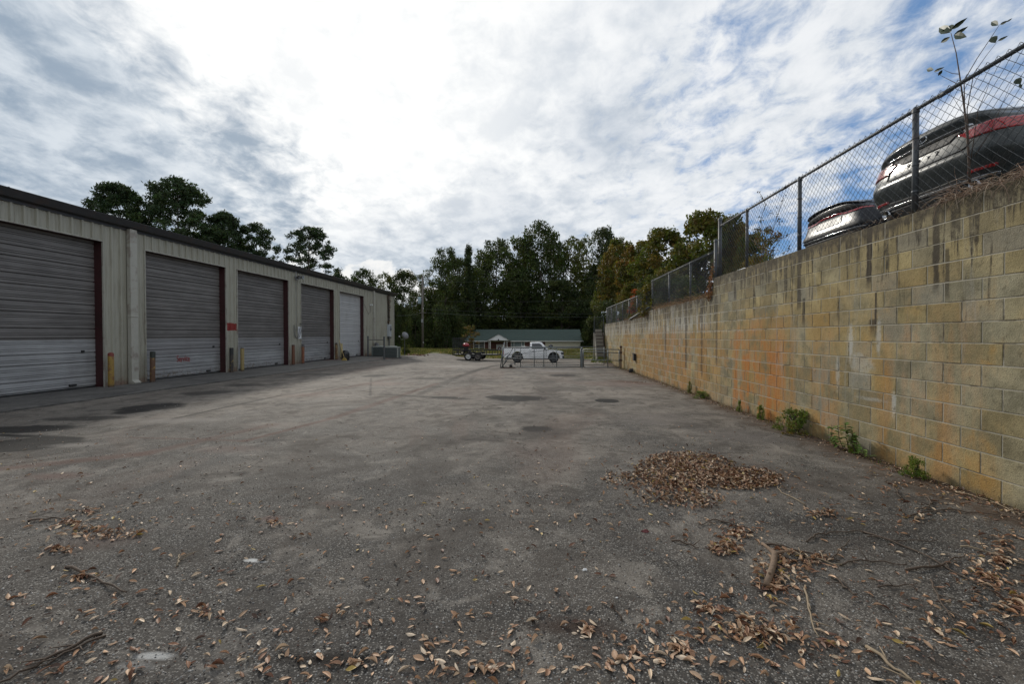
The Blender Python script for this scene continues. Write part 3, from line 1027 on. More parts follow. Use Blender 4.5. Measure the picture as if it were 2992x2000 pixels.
# ================================================================== CHAIN LINK
def wire_mesh(segs, r):
    """segs (n,2,3) -> square section wires"""
    segs = np.asarray(segs, float)
    d = segs[:, 1] - segs[:, 0]
    L = np.linalg.norm(d, axis=1, keepdims=True); d = d / np.maximum(L, 1e-9)
    ref = np.where(np.abs(d[:, :1]) > .9, np.array([[0, 1., 0]]), np.array([[1., 0, 0]]))
    a = np.cross(d, ref); a /= np.linalg.norm(a, axis=1, keepdims=True)
    b = np.cross(d, a)
    offs = [a * r, b * r, -a * r, -b * r]
    V = np.concatenate([np.stack([segs[:, e] + o for o in offs], 1) for e in (0, 1)], 1)  # n,8,3
    n = len(segs)
    base = (np.arange(n) * 8)[:, None]
    Q = np.concatenate([np.concatenate([base + i, base + (i + 1) % 4, base + 4 + (i + 1) % 4, base + 4 + i], 1)[:, None] for i in range(4)], 1)
    return V.reshape(-1, 3), Q.reshape(-1, 4)


def chain_segs(length, height, w=.072, fn=None, wob=.0, seed=1):
    """zigzag wires over a length x height panel; fn(s, z) -> world/local point"""
    h = w / 2
    rr = np.random.RandomState(seed)
    nw = int(length / h); nj = int(height / h)
    out = []
    for i in range(nw):
        pts = []
        for j in range(nj + 1):
            s_ = (i + ((j + i) & 1)) * h
            o = .0015 if (i + j) & 1 else -.0015
            pts.append(fn(s_, j * h, o))
        for p, q_ in zip(pts, pts[1:]): out.append((p, q_))
    return out


galv_post = mat('fence_post_steel', (.075, .084, .092), .55, .4, var=.35, vscale=8, dirt=(.09, .05, .03), dscale=4, damt=.45)
galv_wire = mat('fence_wire', (.062, .068, .072), .55, .3, var=.25, vscale=20)
FX = 4.30


def fence(label, y0, y1, zb, zt, posts, w=.072, extra=None):
    t = thing('chain_link_fence', label, 'fence', (FX, y0, zb))
    for (py, top, r) in posts:
        p = MB().tube([(0, py - y0, -.05), (0, py - y0, top - zb)], r, 12)
        p.lathe([(r + .006, top - zb - .03), (r + .006, top - zb + .01), (r * .6, top - zb + .035), (0, top - zb + .04)], 12, c=(0, py - y0, 0))
        for hz_ in (.25, .55, .85):
            p.lathe([(r + .001, hz_), (r + .004, hz_ + .003), (r + .004, hz_ + .022), (r + .001, hz_ + .025)], 12, c=(0, py - y0, 0))
        p.build('post', galv_post, t, smooth=True)
    H = zt - zb
    rail = MB().tube([(-.0, 0, H), (-.0, (y1 - y0) / 2, H + .004), (-.0, y1 - y0, H)], .021, 10)
    for yy_ in np.arange(.3, y1 - y0, 3.1): rail.tube([(0, yy_, H), (0, yy_ + .16, H)], .025, 10)
    rail.build('top_rail', galv_post, t, smooth=True)
    rr = np.random.RandomState(int(y0 * 10) + 50)
    ph = rr.rand(4) * 6
    def fn(s_, z_, o):
        wv = .010 * math.sin(s_ * 2.1 + ph[0]) + .008 * math.sin(z_ * 5 + s_ * 3 + ph[1])
        return (-.028 + o + wv * (.3 if z_ > H - .1 else 1), s_, z_ + .02)
    segs = chain_segs(y1 - y0, H + .03, w, fn)
    # ties and twisted ends along the rail
    for yy_ in np.arange(.15, y1 - y0, .42):
        for a in range(5):
            t0, t1 = a / 5 * 5.2, (a + 1) / 5 * 5.2
            segs.append(((.025 * math.cos(t0), yy_, H + .025 * math.sin(t0)), (.025 * math.cos(t1), yy_ + .002, H + .025 * math.sin(t1))))
    for s_ in np.arange(0, y1 - y0, w):
        segs.append(((-.028, s_, H + .015), (-.024, s_ + .008, H + .034)))
    V, Q = wire_mesh(segs, .0024)
    fast_mesh('wire_mesh', V, Q, galv_wire, parent=t)
    return t


fence('weathered chain link fence on top of the tall near part of the block wall', 1.6, 10.93, 2.877, 4.06,
      [(3.10, 4.06, .030), (5.447, 4.06, .031), (7.722, 4.06, .031), (9.572, 4.06, .028), (10.93, 4.22, .040)], .100)
fence('lower chain link fence starting where the block wall steps down', 11.16, 17.1, 2.466, 3.53,
      [(11.18, 3.78, .038), (12.95, 3.53, .028), (14.95, 3.53, .028), (17.0, 3.53, .028)], .095)
fence('far chain link fence on the low end of the block wall, grey cars behind it', 17.3, 27.6, 2.26, 3.19,
      [(17.9, 3.19, .028), (19.5, 3.19, .028), (21.1, 3.19, .028), (22.7, 3.19, .028), (24.3, 3.19, .028), (25.9, 3.19, .028), (27.5, 3.19, .03)], .13)
# loose steel pipe lying on the far wall top
pm = MB().tube([(0, 0, 0), (0, 3.4, -.30)], .035, 8).build('steel_pipe', galv_post, None, True)
pm.location = (4.175, 17.0, 2.57)
tag(pm, 'bare steel pipe sloping down along the top edge of the far block wall', 'pipe')

# ================================================================== GATE
gate_steel = mat('gate_steel', (.15, .172, .18), .5, .35, var=.3, vscale=8, dirt=(.09, .05, .03), dscale=4, damt=.4)
def leaf(name, label, p0, p1, H, vert, rails, group=None, mesh_to=None, lean=0, zb=.05, r=.022, wheel=None, brace=None):
    p0 = Vector(p0); p1 = Vector(p1); L = (p1 - p0).length
    rz = math.atan2((p1 - p0).y, (p1 - p0).x)
    t = thing(name, label, 'gate', p0, rz)
    t.rotation_euler = (lean, 0, rz)
    f = MB()
    for v_ in (0, L): f.tube([(v_, 0, zb), (v_, 0, H)], r * 1.15, 10)
    f.tube([(0, 0, H), (L, 0, H)], r, 10); f.tube([(0, 0, zb), (L, 0, zb - .0)], r, 10)
    f.build('gate_frame', gate_steel, t, True)
    for v_ in vert: MB().tube([(v_, 0, zb), (v_, 0, H)], r * .85, 8).build('upright', gate_steel, t, True)
    for (za, zb_) in rails: MB().tube([(0, .01, za), (L, .01, zb_)], r * .8, 8).build('rail', gate_steel, t, True)
    if brace:
        for (a, b_) in brace: MB().tube([(a[0], -.02, a[1]), (b_[0], -.02, b_[1])], r * .6, 6).build('brace', gate_steel, t, True)
    if mesh_to:
        segs = chain_segs(L - .05, mesh_to - zb, .11, lambda s_, z_, o: (s_ + .02, .02 + o, z_ + zb))
        V, Q = wire_mesh(segs, .0026)
        fast_mesh('wire_mesh', V, Q, galv_wire, parent=t)
    if wheel is not None:
        w_ = MB().lathe([(0, -.02), (.07, -.02), (.08, -.01), (.08, .01), (.07, .02), (0, .02)], 18, axis='y', c=(wheel, -.06, .085)).tube([(wheel, -.06, .085), (wheel, 0, .22)], .014)
        w_.build('wheel', black, t)
    return t


leaf('yard_gate', 'long open chain link gate leaf lying across the lot in front of the pickup', (-1.50, 22.15, 0), (2.25, 22.35, 0), .98, [.86, 1.52, 1.98, 2.6], [(.46, .46)], mesh_to=.96, wheel=.40,
     brace=[((.12, .30), (.55, .62)), ((.1, .1), (.62, .24)), ((.3, .62), (2.6, .93))])
leaf('yard_gate', 'shorter chain link gate leaf hinged at the rusty post on the block wall', (2.38, 22.35, 0), (4.02, 22.0, 0), .90, [1.15], [(.40, .38), (.80, .74)], mesh_to=.86)
leaf('yard_gate', 'thin gate leaf folded back behind the long one, its top rail just higher', (-.95, 23.0, -.02), (3.5, 23.25, -.02), 1.02, [1.9], [(.55, .55)], r=.016, zb=.12)
# leaning bent leaf at the left end
t = thing('bent_gate_frame', 'bent gate frame of tangled bars leaning at the open end of the gate', 'gate frame', (-1.62, 22.05, 0))
MB().tube([(.02, 0, .0), (.08, .05, .5), (.18, .1, 1.12)], .024, 8).tube([(.10, .0, .02), (.35, .1, .52), (.62, .15, .98)], .022, 8).tube([(.18, .1, 1.12), (.18, .1, 1.2)], .035, 8).build('bent_bar', gate_steel, t, True)
MB().tube([(.05, -.02, .02), (.30, .0, .3), (.28, .02, .5), (.5, .05, .72)], .016, 6).tube([(.04, .02, .35), (.2, .0, .6), (.42, .0, .74)], .014, 6).build('bent_bar', galv_wire, t, True)
MB().tube([(.0, 0, .02), (.75, .03, .02)], .020, 6).build('bent_bar', mat('rusty_bar', (.11, .05, .03), .8, var=.4), t, True)
# hinge posts
t = thing('gate_post', 'rusty steel gate post bolted against the block wall', 'post', (4.09, 21.95, 0))
MB().tube([(0, 0, -.05), (0, 0, 1.08)], .035, 10).box(-.05, .05, -.05, .05, .72, .80).box(-.05, .06, -.05, .05, .36, .43).box(-.06, .05, -.04, .04, 1.0, 1.07).build('post_body', mat('rusty_steel', (.075, .042, .03), .8, var=.4, vscale=9), t)
t = thing('gate_post', 'thick blue grey steel post standing between the two gate leaves', 'post', (2.30, 22.25, 0))
MB().tube([(0, 0, -.05), (0, 0, .96)], .042, 12).lathe([(.046, .93), (.046, .97), (.02, 1.0), (0, 1.0)], 12).box(-.07, .0, -.03, .03, .78, .84).build('post_body', gate_steel, t)

# ================================================================== STEPS AT THE WALL'S END
t = thing('wooden_steps', 'steep narrow wooden steps climbing to the upper lot at the end of the block wall', 'stairs', (3.62, 26.9, .25))
tr_m = mat('weathered_tread', (.24, .22, .18), .85, var=.3, vscale=6)
st_m = mat('dark_stringer', (.055, .035, .028), .8, var=.3)
n = 8
for i in range(n):
    z_ = .14 + i * .20; y_ = .0 + i * .13
    MB().box(.05, .47, y_, y_ + .19, z_ - .035, z_).build('tread', st_m, t)
    MB().box(.06, .46, y_ + .15, y_ + .165, z_, z_ + .165).build('riser', tr_m, t)
for x_, m_ in ((0, tr_m), (.47, st_m)):
    MB().prism([(-.05, -.6), (.12, -.6), (1.12, 1.15), (1.12, 1.45), (.95, 1.45), (-.05, .02)], x_, x_ + .05, plane='yz').build('stringer', m_, t)
MB().box(-.06, .0, .95, 1.03, -.6, 1.5).box(.50, .56, .95, 1.03, -.6, 1.5).build('post', tr_m, t)
t = thing('small_gate', 'small chain link gate at the head of the wooden steps', 'gate', (3.62, 28.0, 1.70))
MB().tube([(0, 0, 0), (0, 0, .98), (.56, 0, .98), (.56, 0, 0), (0, 0, .02)], .02, 8).build('gate_frame', galv_post, t)
V, Q = wire_mesh(chain_segs(.54, .92, .09, lambda s_, z_, o: (s_ + .01, o, z_ + .03)), .0028); fast_mesh('wire_mesh', V, Q, galv_wire, parent=t)

# ================================================================== BOLLARDS
bol_m = {}
def bollard_mat(key, top, body, worn, amt, tophz):
    m = bpy.data.materials.new('bollard_paint_' + key); m.use_nodes = True
    q = NT(m.node_tree); b = m.node_tree.nodes['Principled BSDF']
    tc = q.new('ShaderNodeTexCoord').outputs['Object']; z = q.sep(tc)[2]
    n1 = q.noise(tc, 9, 6, .7, .3); n2 = q.noise(tc, 3, 4)
    c = q.mix(n2, body, tuple(a * .7 for a in body))
    c = q.mix(q.sm(n1, .62 - amt * .3, .68 - amt * .3), c, worn)
    c = q.mix(q.sm(q.add(z, q.mul(q.sub(n1, .5), .05)), tophz, tophz + .02), c, top)
    c = q.mix(q.sm(q.add(z, q.mul(q.sub(n1, .5), .2)), .12, .0), c, (.07, .045, .03))
    q.put(b.inputs['Base Color'], c); b.inputs['Roughness'].default_value = .65
    q.put(b.inputs['Normal'], q.bump(n1, .4, .005))
    return m
YEL = (.30, .19, .035)
BOL = [  # source px x, top colour, body, worn, amount, band height, label
    (324, (.16, .03, .02), YEL, (.16, .07, .03), .35, .95, 'bright yellow bollard with rusty red top beside the nearest bay door'),
    (445, (.02, .025, .018), (.33, .21, .06), (.10, .05, .025), .8, .82, 'leaning yellow bollard with black band on top, left of the lettered door'),
    (676, (.015, .015, .015), (.27, .185, .055), (.035, .03, .025), .75, .74, 'half blackened peeling yellow bollard under the red painted patch'),
    (708, (.05, .04, .03), (.31, .245, .10), (.22, .13, .05), .25, 1.0, 'pale yellow bollard at the left edge of the third bay door'),
    (857, (.06, .03, .02), (.20, .085, .035), (.12, .045, .02), .9, 1.0, 'rust brown bollard standing left of the notice board'),
    (885, (.09, .08, .08), (.28, .13, .05), (.17, .06, .03), .7, .93, 'rusty orange bollard at the left edge of the fourth bay door'),
    (983, (.05, .03, .02), (.28, .20, .06), (.11, .05, .025), .6, .95, 'blotchy yellow bollard with the broom leaning near it'),
    (998, (.40, .34, .18), (.42, .35, .17), (.25, .2, .1), .2, 1.2, 'cream yellow bollard just behind the black drum'),
]
for i, (px, tp, bd, wn, am, bh, lb) in enumerate(BOL):
    # stands .22 m (the last .1 m) in front of the facade line
    off_ = .25 if i not in (7,) else .12
    A0 = -13.7 + off_; d0_ = ray_(px, 1060); u_ = d0_.x / d0_.y
    Y = A0 / (u_ - .026)
    X = u_ * Y
    h = [1.06, 1.05, 1.06, 1.03, 1.08, 1.08, 1.08, 1.02][i]
    t = thing('bollard', lb, 'bollard', (X, Y, ground_z(X, Y) + .03), 0, 'bollards guarding the bay doors')
    t.rotation_euler = [(0, 0, 0), (.02, .035, 0), (0, .01, 0), (0, 0, 0), (0, 0, 0), (0, .01, 0), (0, 0, 0), (0, 0, 0)][i]
    r = .078
    MB().lathe([(r + .004, -.05), (r, .02), (r, h - .02), (r - .01, h), (r - .03, h), (r - .03, h - .06), (0, h - .06)] if i % 3 else [(r, -.05), (r, h - .03), (r * .8, h), (r * .3, h + .015), (0, h + .018)], 20).build('bollard_pipe', bollard_mat(str(i), tp, bd, wn, am, bh), t, True)
    MB().lathe([(0, .004), (.17, .004), (.18, -.02)], 14).build('footing', cm, t)

# guard posts with a cross pipe near the far end
for (X, Y, lb) in ((-12.25, 33.6, 'dark steel guard post nearest the fifth bay door'), (-9.95, 30.3, 'dark steel guard post in front of the air conditioner')):
    t = thing('guard_post', lb, 'post', (X, Y, ground_z(X, Y)))
    MB().tube([(0, 0, -.05), (0, 0, 1.50)], .055, 12).lathe([(.06, 1.48), (.06, 1.53), (0, 1.55)], 12).build('post_body', galv_dk, t)
    MB().lathe([(0, .02), (.14, .02), (.15, -.03)], 12).build('footing', cm, t)
o = MB().tube([(0, 0, 0), (2.30, -3.3, .0)], .022, 8).build('cross_pipe', galv_dk); o.location = (-12.25, 33.6, ground_z(-11.5, 32) + 1.28)
tag(o, 'thin steel pipe joining the two dark guard posts', 'pipe')

# ================================================================== AIR CONDITIONERS
ac_m = mat('ac_grey_green', (.13, .155, .15), .55, .2, var=.2, vscale=6)
ac_l = mat('ac_pale', (.26, .28, .255), .5, .2, var=.15)
ac_d = mat('ac_dark_coil', (.03, .035, .035), .6)
def ac(x, y, rz, s, lb):
    t = thing('air_conditioner', lb, 'air conditioner', (x, y, ground_z(x, y) + .0), rz)
    W, D, H = .95 * s, .80 * s, .80 * s
    MB().box(-W / 2 + .02, W / 2 - .02, -D / 2 + .02, D / 2 - .02, .06, H - .05).build('coil', ac_d, t)
    for sx in (-1, 1):
        for sy in (-1, 1):
            MB().box(sx * W / 2 - .045, sx * W / 2 + .045, sy * D / 2 - .045, sy * D / 2 + .045, 0, H - .02).build('corner_post', ac_l if sx > 0 else ac_m, t)
    lv = MB()
    for i in range(7):
        z_ = .1 + i * (H - .2) / 6
        lv.box(-W / 2, W / 2, -D / 2 - .012, -D / 2, z_, z_ + .018).box(W / 2, W / 2 + .012, -D / 2, D / 2, z_, z_ + .018)
    for i in range(22):
        x_ = -W / 2 + .05 + i * (W - .1) / 21
        lv.box(x_, x_ + .010, -D / 2 - .004, -D / 2 + .01, .06, H - .06)
    for i in range(18):
        y_ = -D / 2 + .05 + i * (D - .1) / 17
        lv.box(W / 2 - .01, W / 2 + .004, y_, y_ + .010, .06, H - .06)
    lv.build('louvre', ac_m, t)
    tp = MB().box(-W / 2 - .03, W / 2 + .03, -D / 2 - .03, D / 2 + .03, H - .06, H)
    tp.lathe([(.36 * s, H + .0), (.36 * s, H + .03), (.30 * s, H + .05), (.1, H + .06), (0, H + .06)], 24)
    tp.build('top_grille', ac_l, t)
    MB().box(-W / 2 - .1, W / 2 + .1, -D / 2 - .1, D / 2 + .1, -.1, .05).build('pad', cm, t)
ac(-10.05, 32.3, .10, 1.0, 'large grey green air conditioning unit on its pad, nearest the camera')
ac(-11.55, 34.2, 0, .95, 'air conditioning unit tucked behind the larger one against the shop wall')
t = thing('gas_meter', 'small grey gas meter with pipes on the wall left of the air conditioners', 'meter', (-12.55, 36.0, .05))
MB().box(0, .25, -.15, .15, .55, .95).lathe([(0, 0), (.1, 0), (.1, .06), (0, .07)], 14, axis='x', c=(.25, 0, .78)).build('meter_body', galv, t, bevel=.01)
MB().tube([(.1, -.2, -.2), (.1, -.2, 1.0), (.1, .1, 1.0), (.1, .1, .9)], .025, 8).build('pipe', galv_dk, t)

# satellite dish
t = thing('satellite_dish', 'grey satellite dish on a thin pole beside the far corner of the shop', 'satellite dish', (-10.75, 38.0, ground_z(-10.75, 38)))
MB().tube([(0, 0, -.1), (0, 0, 1.35), (0, .05, 1.55)], .025, 8).build('pole', galv_dk, t)
dd = MB()
T = Matrix.Translation((0, -.02, 1.62)) @ Matrix.Rotation(R(-62), 4, 'X') @ Matrix.Rotation(R(12), 4, 'Y')
def dish(u, v):
    r = u * .30; a = v * 2 * PI
    return T @ Vector((r * math.cos(a), r * 1.1 * math.sin(a), .22 * (r / .3) ** 2 - .10))
dd.grid(dish, 8, 28)
o = dd.build('reflector', mat('dish_grey', (.27, .28, .30), .5, var=.1), t, True)
sdm = o.modifiers.new('thick', 'SOLIDIFY'); sdm.thickness = .012
MB().tube([(0, 0, 1.36), (-.16, -.30, 1.34), (-.30, -.42, 1.55)], .014, 6).build('arm', galv, t)
MB().lathe([(0, -.06), (.045, -.05), (.05, .05), (0, .07)], 12, axis='y', c=(-.32, -.42, 1.60)).build('receiver', white_p, t)

# brick scraps by the dish
brm = mat('loose_brick', (.17, .075, .05), .9, var=.4, vscale=7, dirt=(.25, .23, .2), dscale=4, damt=.5)
rb = random.Random(5)
for i in range(16):
    x_ = -10.9 + rb.random() * 1.7; y_ = 39.0 + rb.random() * 1.0
    o = MB().box(-.10, .10, -.05, .05, -.03, .03).build('brick', brm, None, bevel=.006)
    o.location = (x_, y_, ground_z(x_, y_) + .035 + (.06 if i % 3 == 0 else 0)); o.rotation_euler = (rb.uniform(-.3, .3), rb.uniform(-.3, .3), rb.uniform(0, 3))
    tag(o, 'loose old brick dumped in the heap by the foot of the satellite dish', 'brick', 'loose bricks near the satellite dish')
# black drum and broom
t = thing('rubbish_drum', 'black plastic drum with rounded top standing before the fifth bay door', 'drum', (-11.85, 28.55, ground_z(-11.85, 28.55) + .03))
MB().lathe([(0, 0), (.21, 0), (.235, .04), (.245, .2), (.24, .42), (.22, .52), (.16, .60), (.08, .635), (0, .64)], 26).build('drum_body', mat('black_plastic', (.012, .012, .014), .28, var=.1), t, True)
MB().lathe([(.247, .14), (.256, .15), (.256, .17), (.247, .18)], 26).lathe([(.245, .36), (.253, .37), (.253, .39), (.245, .40)], 26).build('rib', black, t)
t = thing('broom', 'straw broom with yellow handle leaning against the black drum', 'broom', (-11.78, 28.20, ground_z(-11.8, 28.2) + .03))
MB().tube([(-.42, .22, 1.28), (0, 0, .14)], .016, 8).build('handle', mat('broom_handle', (.50, .36, .14), .5), t)
MB().prism([(-.17, .0), (.17, .0), (.07, .17), (-.07, .17)], -.04, .04).build('bristles', mat('broom_straw', (.38, .27, .08), .9, var=.3, vscale=30), t)
# drain hole in the wall, with its dark stub
t = thing('drain_pipe', 'short black drain stub sticking out of the far block wall', 'drain', (4.205, 19.35, .68))
MB().box(-.10, .0, -.12, .12, -.16, .12).box(-.11, -.09, -.16, .16, .10, .15).build('stub', black, t)
t = thing('drain_cover', 'dark round drain outlet at the foot of the block wall near the gate', 'drain', (4.16, 19.6, .05))
MB().lathe([(.12, 0), (.12, -.16), (.09, -.17), (.09, -.02), (0, -.02)], 18, axis='x').build('pipe_end', black, t)

# ================================================================== PARKED CARS ON THE UPPER LOT
glassm = bpy.data.materials.new('car_glass'); glassm.use_nodes = True
b = glassm.node_tree.nodes['Principled BSDF']; b.inputs['Base Color'].default_value = (.012, .015, .018, 1); b.inputs['Roughness'].default_value = .04; b.inputs['Specular IOR Level'].default_value = .8
chrome = bpy.data.materials.new('chrome'); chrome.use_nodes = True
b = chrome.node_tree.nodes['Principled BSDF']; b.inputs['Base Color'].default_value = (.50, .51, .53, 1); b.inputs['Metallic'].default_value = 1; b.inputs['Roughness'].default_value = .12
tyrem = mat('tyre', (.018, .018, .018), .85, var=.2, bump=.3, bscale=30)
redlens = bpy.data.materials.new('red_lens'); redlens.use_nodes = True
q = NT(redlens.node_tree); b = redlens.node_tree.nodes['Principled BSDF']
tc = q.new('ShaderNodeTexCoord').outputs['Object']
_, y_, z_ = q.sep(tc)[:3]
cell = q.m('SINE', q.mul(q.add(y_, q.mul(z_, .7)), 190))
q.put(b.inputs['Base Color'], q.mix(q.sm(cell, -.4, .9), (.20, .006, .010), (.46, .02, .022)))
b.inputs['Roughness'].default_value = .12; b.inputs['Coat Weight'].default_value = 1.0
clearlens = mat('clear_lens', (.42, .36, .35), .12, .3, coat=1, var=.35, vscale=20)
blackgl = mat('gloss_black_trim', (.008, .008, .010), .18, coat=.5)
blackpl = mat('rough_black_trim', (.012, .012, .013), .6)


def paint(name, col, metal=.55, coat=.7):
    m = bpy.data.materials.new(name); m.use_nodes = True
    q = NT(m.node_tree); b = m.node_tree.nodes['Principled BSDF']
    tc = q.new('ShaderNodeTexCoord').outputs['Object']
    n = q.noise(tc, 5, 6, .7)
    dust = q.noise(tc, 60, 3, .6)
    c = q.mix(q.mul(q.sm(n, .45, .7), .30), col, tuple(min(1, v * 1.5 + .03) for v in col))
    c = q.mix(q.mul(q.sm(dust, .55, .7), .15), c, (.3, .29, .26))
    q.put(b.inputs['Base Color'], c)
    b.inputs['Metallic'].default_value = metal
    q.put(b.inputs['Roughness'], q.sm(n, .3, .7, .22, .34))
    b.inputs['Coat Weight'].default_value = coat; b.inputs['Coat Roughness'].default_value = .05; b.inputs['Specular IOR Level'].default_value = .3
    return m


HWID = .955


def interp(tab, z):
    for (a, b_) in zip(tab, tab[1:]):
        if a[0] <= z <= b_[0]:
            t = (z - a[0]) / (b_[0] - a[0]); t = t * t * (3 - 2 * t) if len(a) > 2 else t
            return a[1] + (b_[1] - a[1]) * t
    return tab[0][1] if z < tab[0][0] else tab[-1][1]


XR = [(.16, .16), (.24, .12), (.32, .085), (.40, .060), (.50, .030), (.60, .006), (.66, .004), (.70, .030), (.78, .045), (.88, .062), (.93, .062), (.98, .040), (1.04, .022), (1.075, .030), (1.09, .055)]
HW = [(.18, .84), (.35, .92), (.55, 1.0), (.72, .995), (.85, .965), (.97, .90), (1.09, .80)]


def smooth_tab(tab, z):
    a = np.array(tab)
    return float(np.mean(np.interp(z + np.linspace(-.035, .035, 9), a[:, 0], a[:, 1])))


def rear(yn, z, off=0.0, tuck=1.0):
    """yn in -1..1 across the tail; returns local point, x forward"""
    a = abs(yn)
    sb = .030 * a ** 2 + .05 * a ** 6 + .17 * a ** 18
    hw = smooth_tab(HW, z) * HWID
    return Vector((smooth_tab(XR, z) + sb - off, yn * hw, z - .10 * a ** 3 * sst(z, .84, 1.09)))


def patch(ya, yb, zlo, zhi, off, nu=26, nv=8, thick=.0):
    """piece lying on the tail surface, between two height curves"""
    m = MB()
    def f(u, v):
        yn = ya + (yb - ya) * u
        z = zlo(yn) + (zhi(yn) - zlo(yn)) * v
        e = min(u, 1 - u, v, 1 - v)
        o = off if e > 1e-6 else -.004
        return rear(yn, z, o)
    # rim rows close to the edge give the piece its thickness
    us = [0] + [(.01 + .98 * i / nu) for i in range(nu + 1)] + [1]
    vs = [0] + [(.06 + .88 * i / nv) for i in range(nv + 1)] + [1]
    base = len(m.v)
    for u in us:
        for v in vs: m.v.append(tuple(f(u, v)))
    k_ = len(vs)
    for i in range(len(us) - 1):
        for j in range(k_ - 1):
            a = base + i * k_ + j
            m.f.append((a, a + 1, a + k_ + 1, a + k_)); m.mi.append(0)
    return m


def wheel_parts(t, x, y, z, r, w, side, rim_m):
    wh = MB().lathe([(r * .62, -w / 2), (r * .9, -w / 2), (r, -w / 2 + .03), (r, w / 2 - .03), (r * .9, w / 2), (r * .62, w / 2), (r * .62, -w / 2)], 32, axis='y').build('wheel', tyrem, t, True, loc=(x, y, z))
    s_ = side
    rm = MB().lathe([(r * .62, s_ * w / 2 * .95), (r * .60, s_ * w / 2 * .95), (r * .57, s_ * w / 2 * .6), (r * .25, s_ * w / 2 * .5), (r * .2, s_ * w / 2 * .75), (0, s_ * w / 2 * .8)], 24, axis='y')
    rm.build('rim', rim_m, wh, True)
    return wh


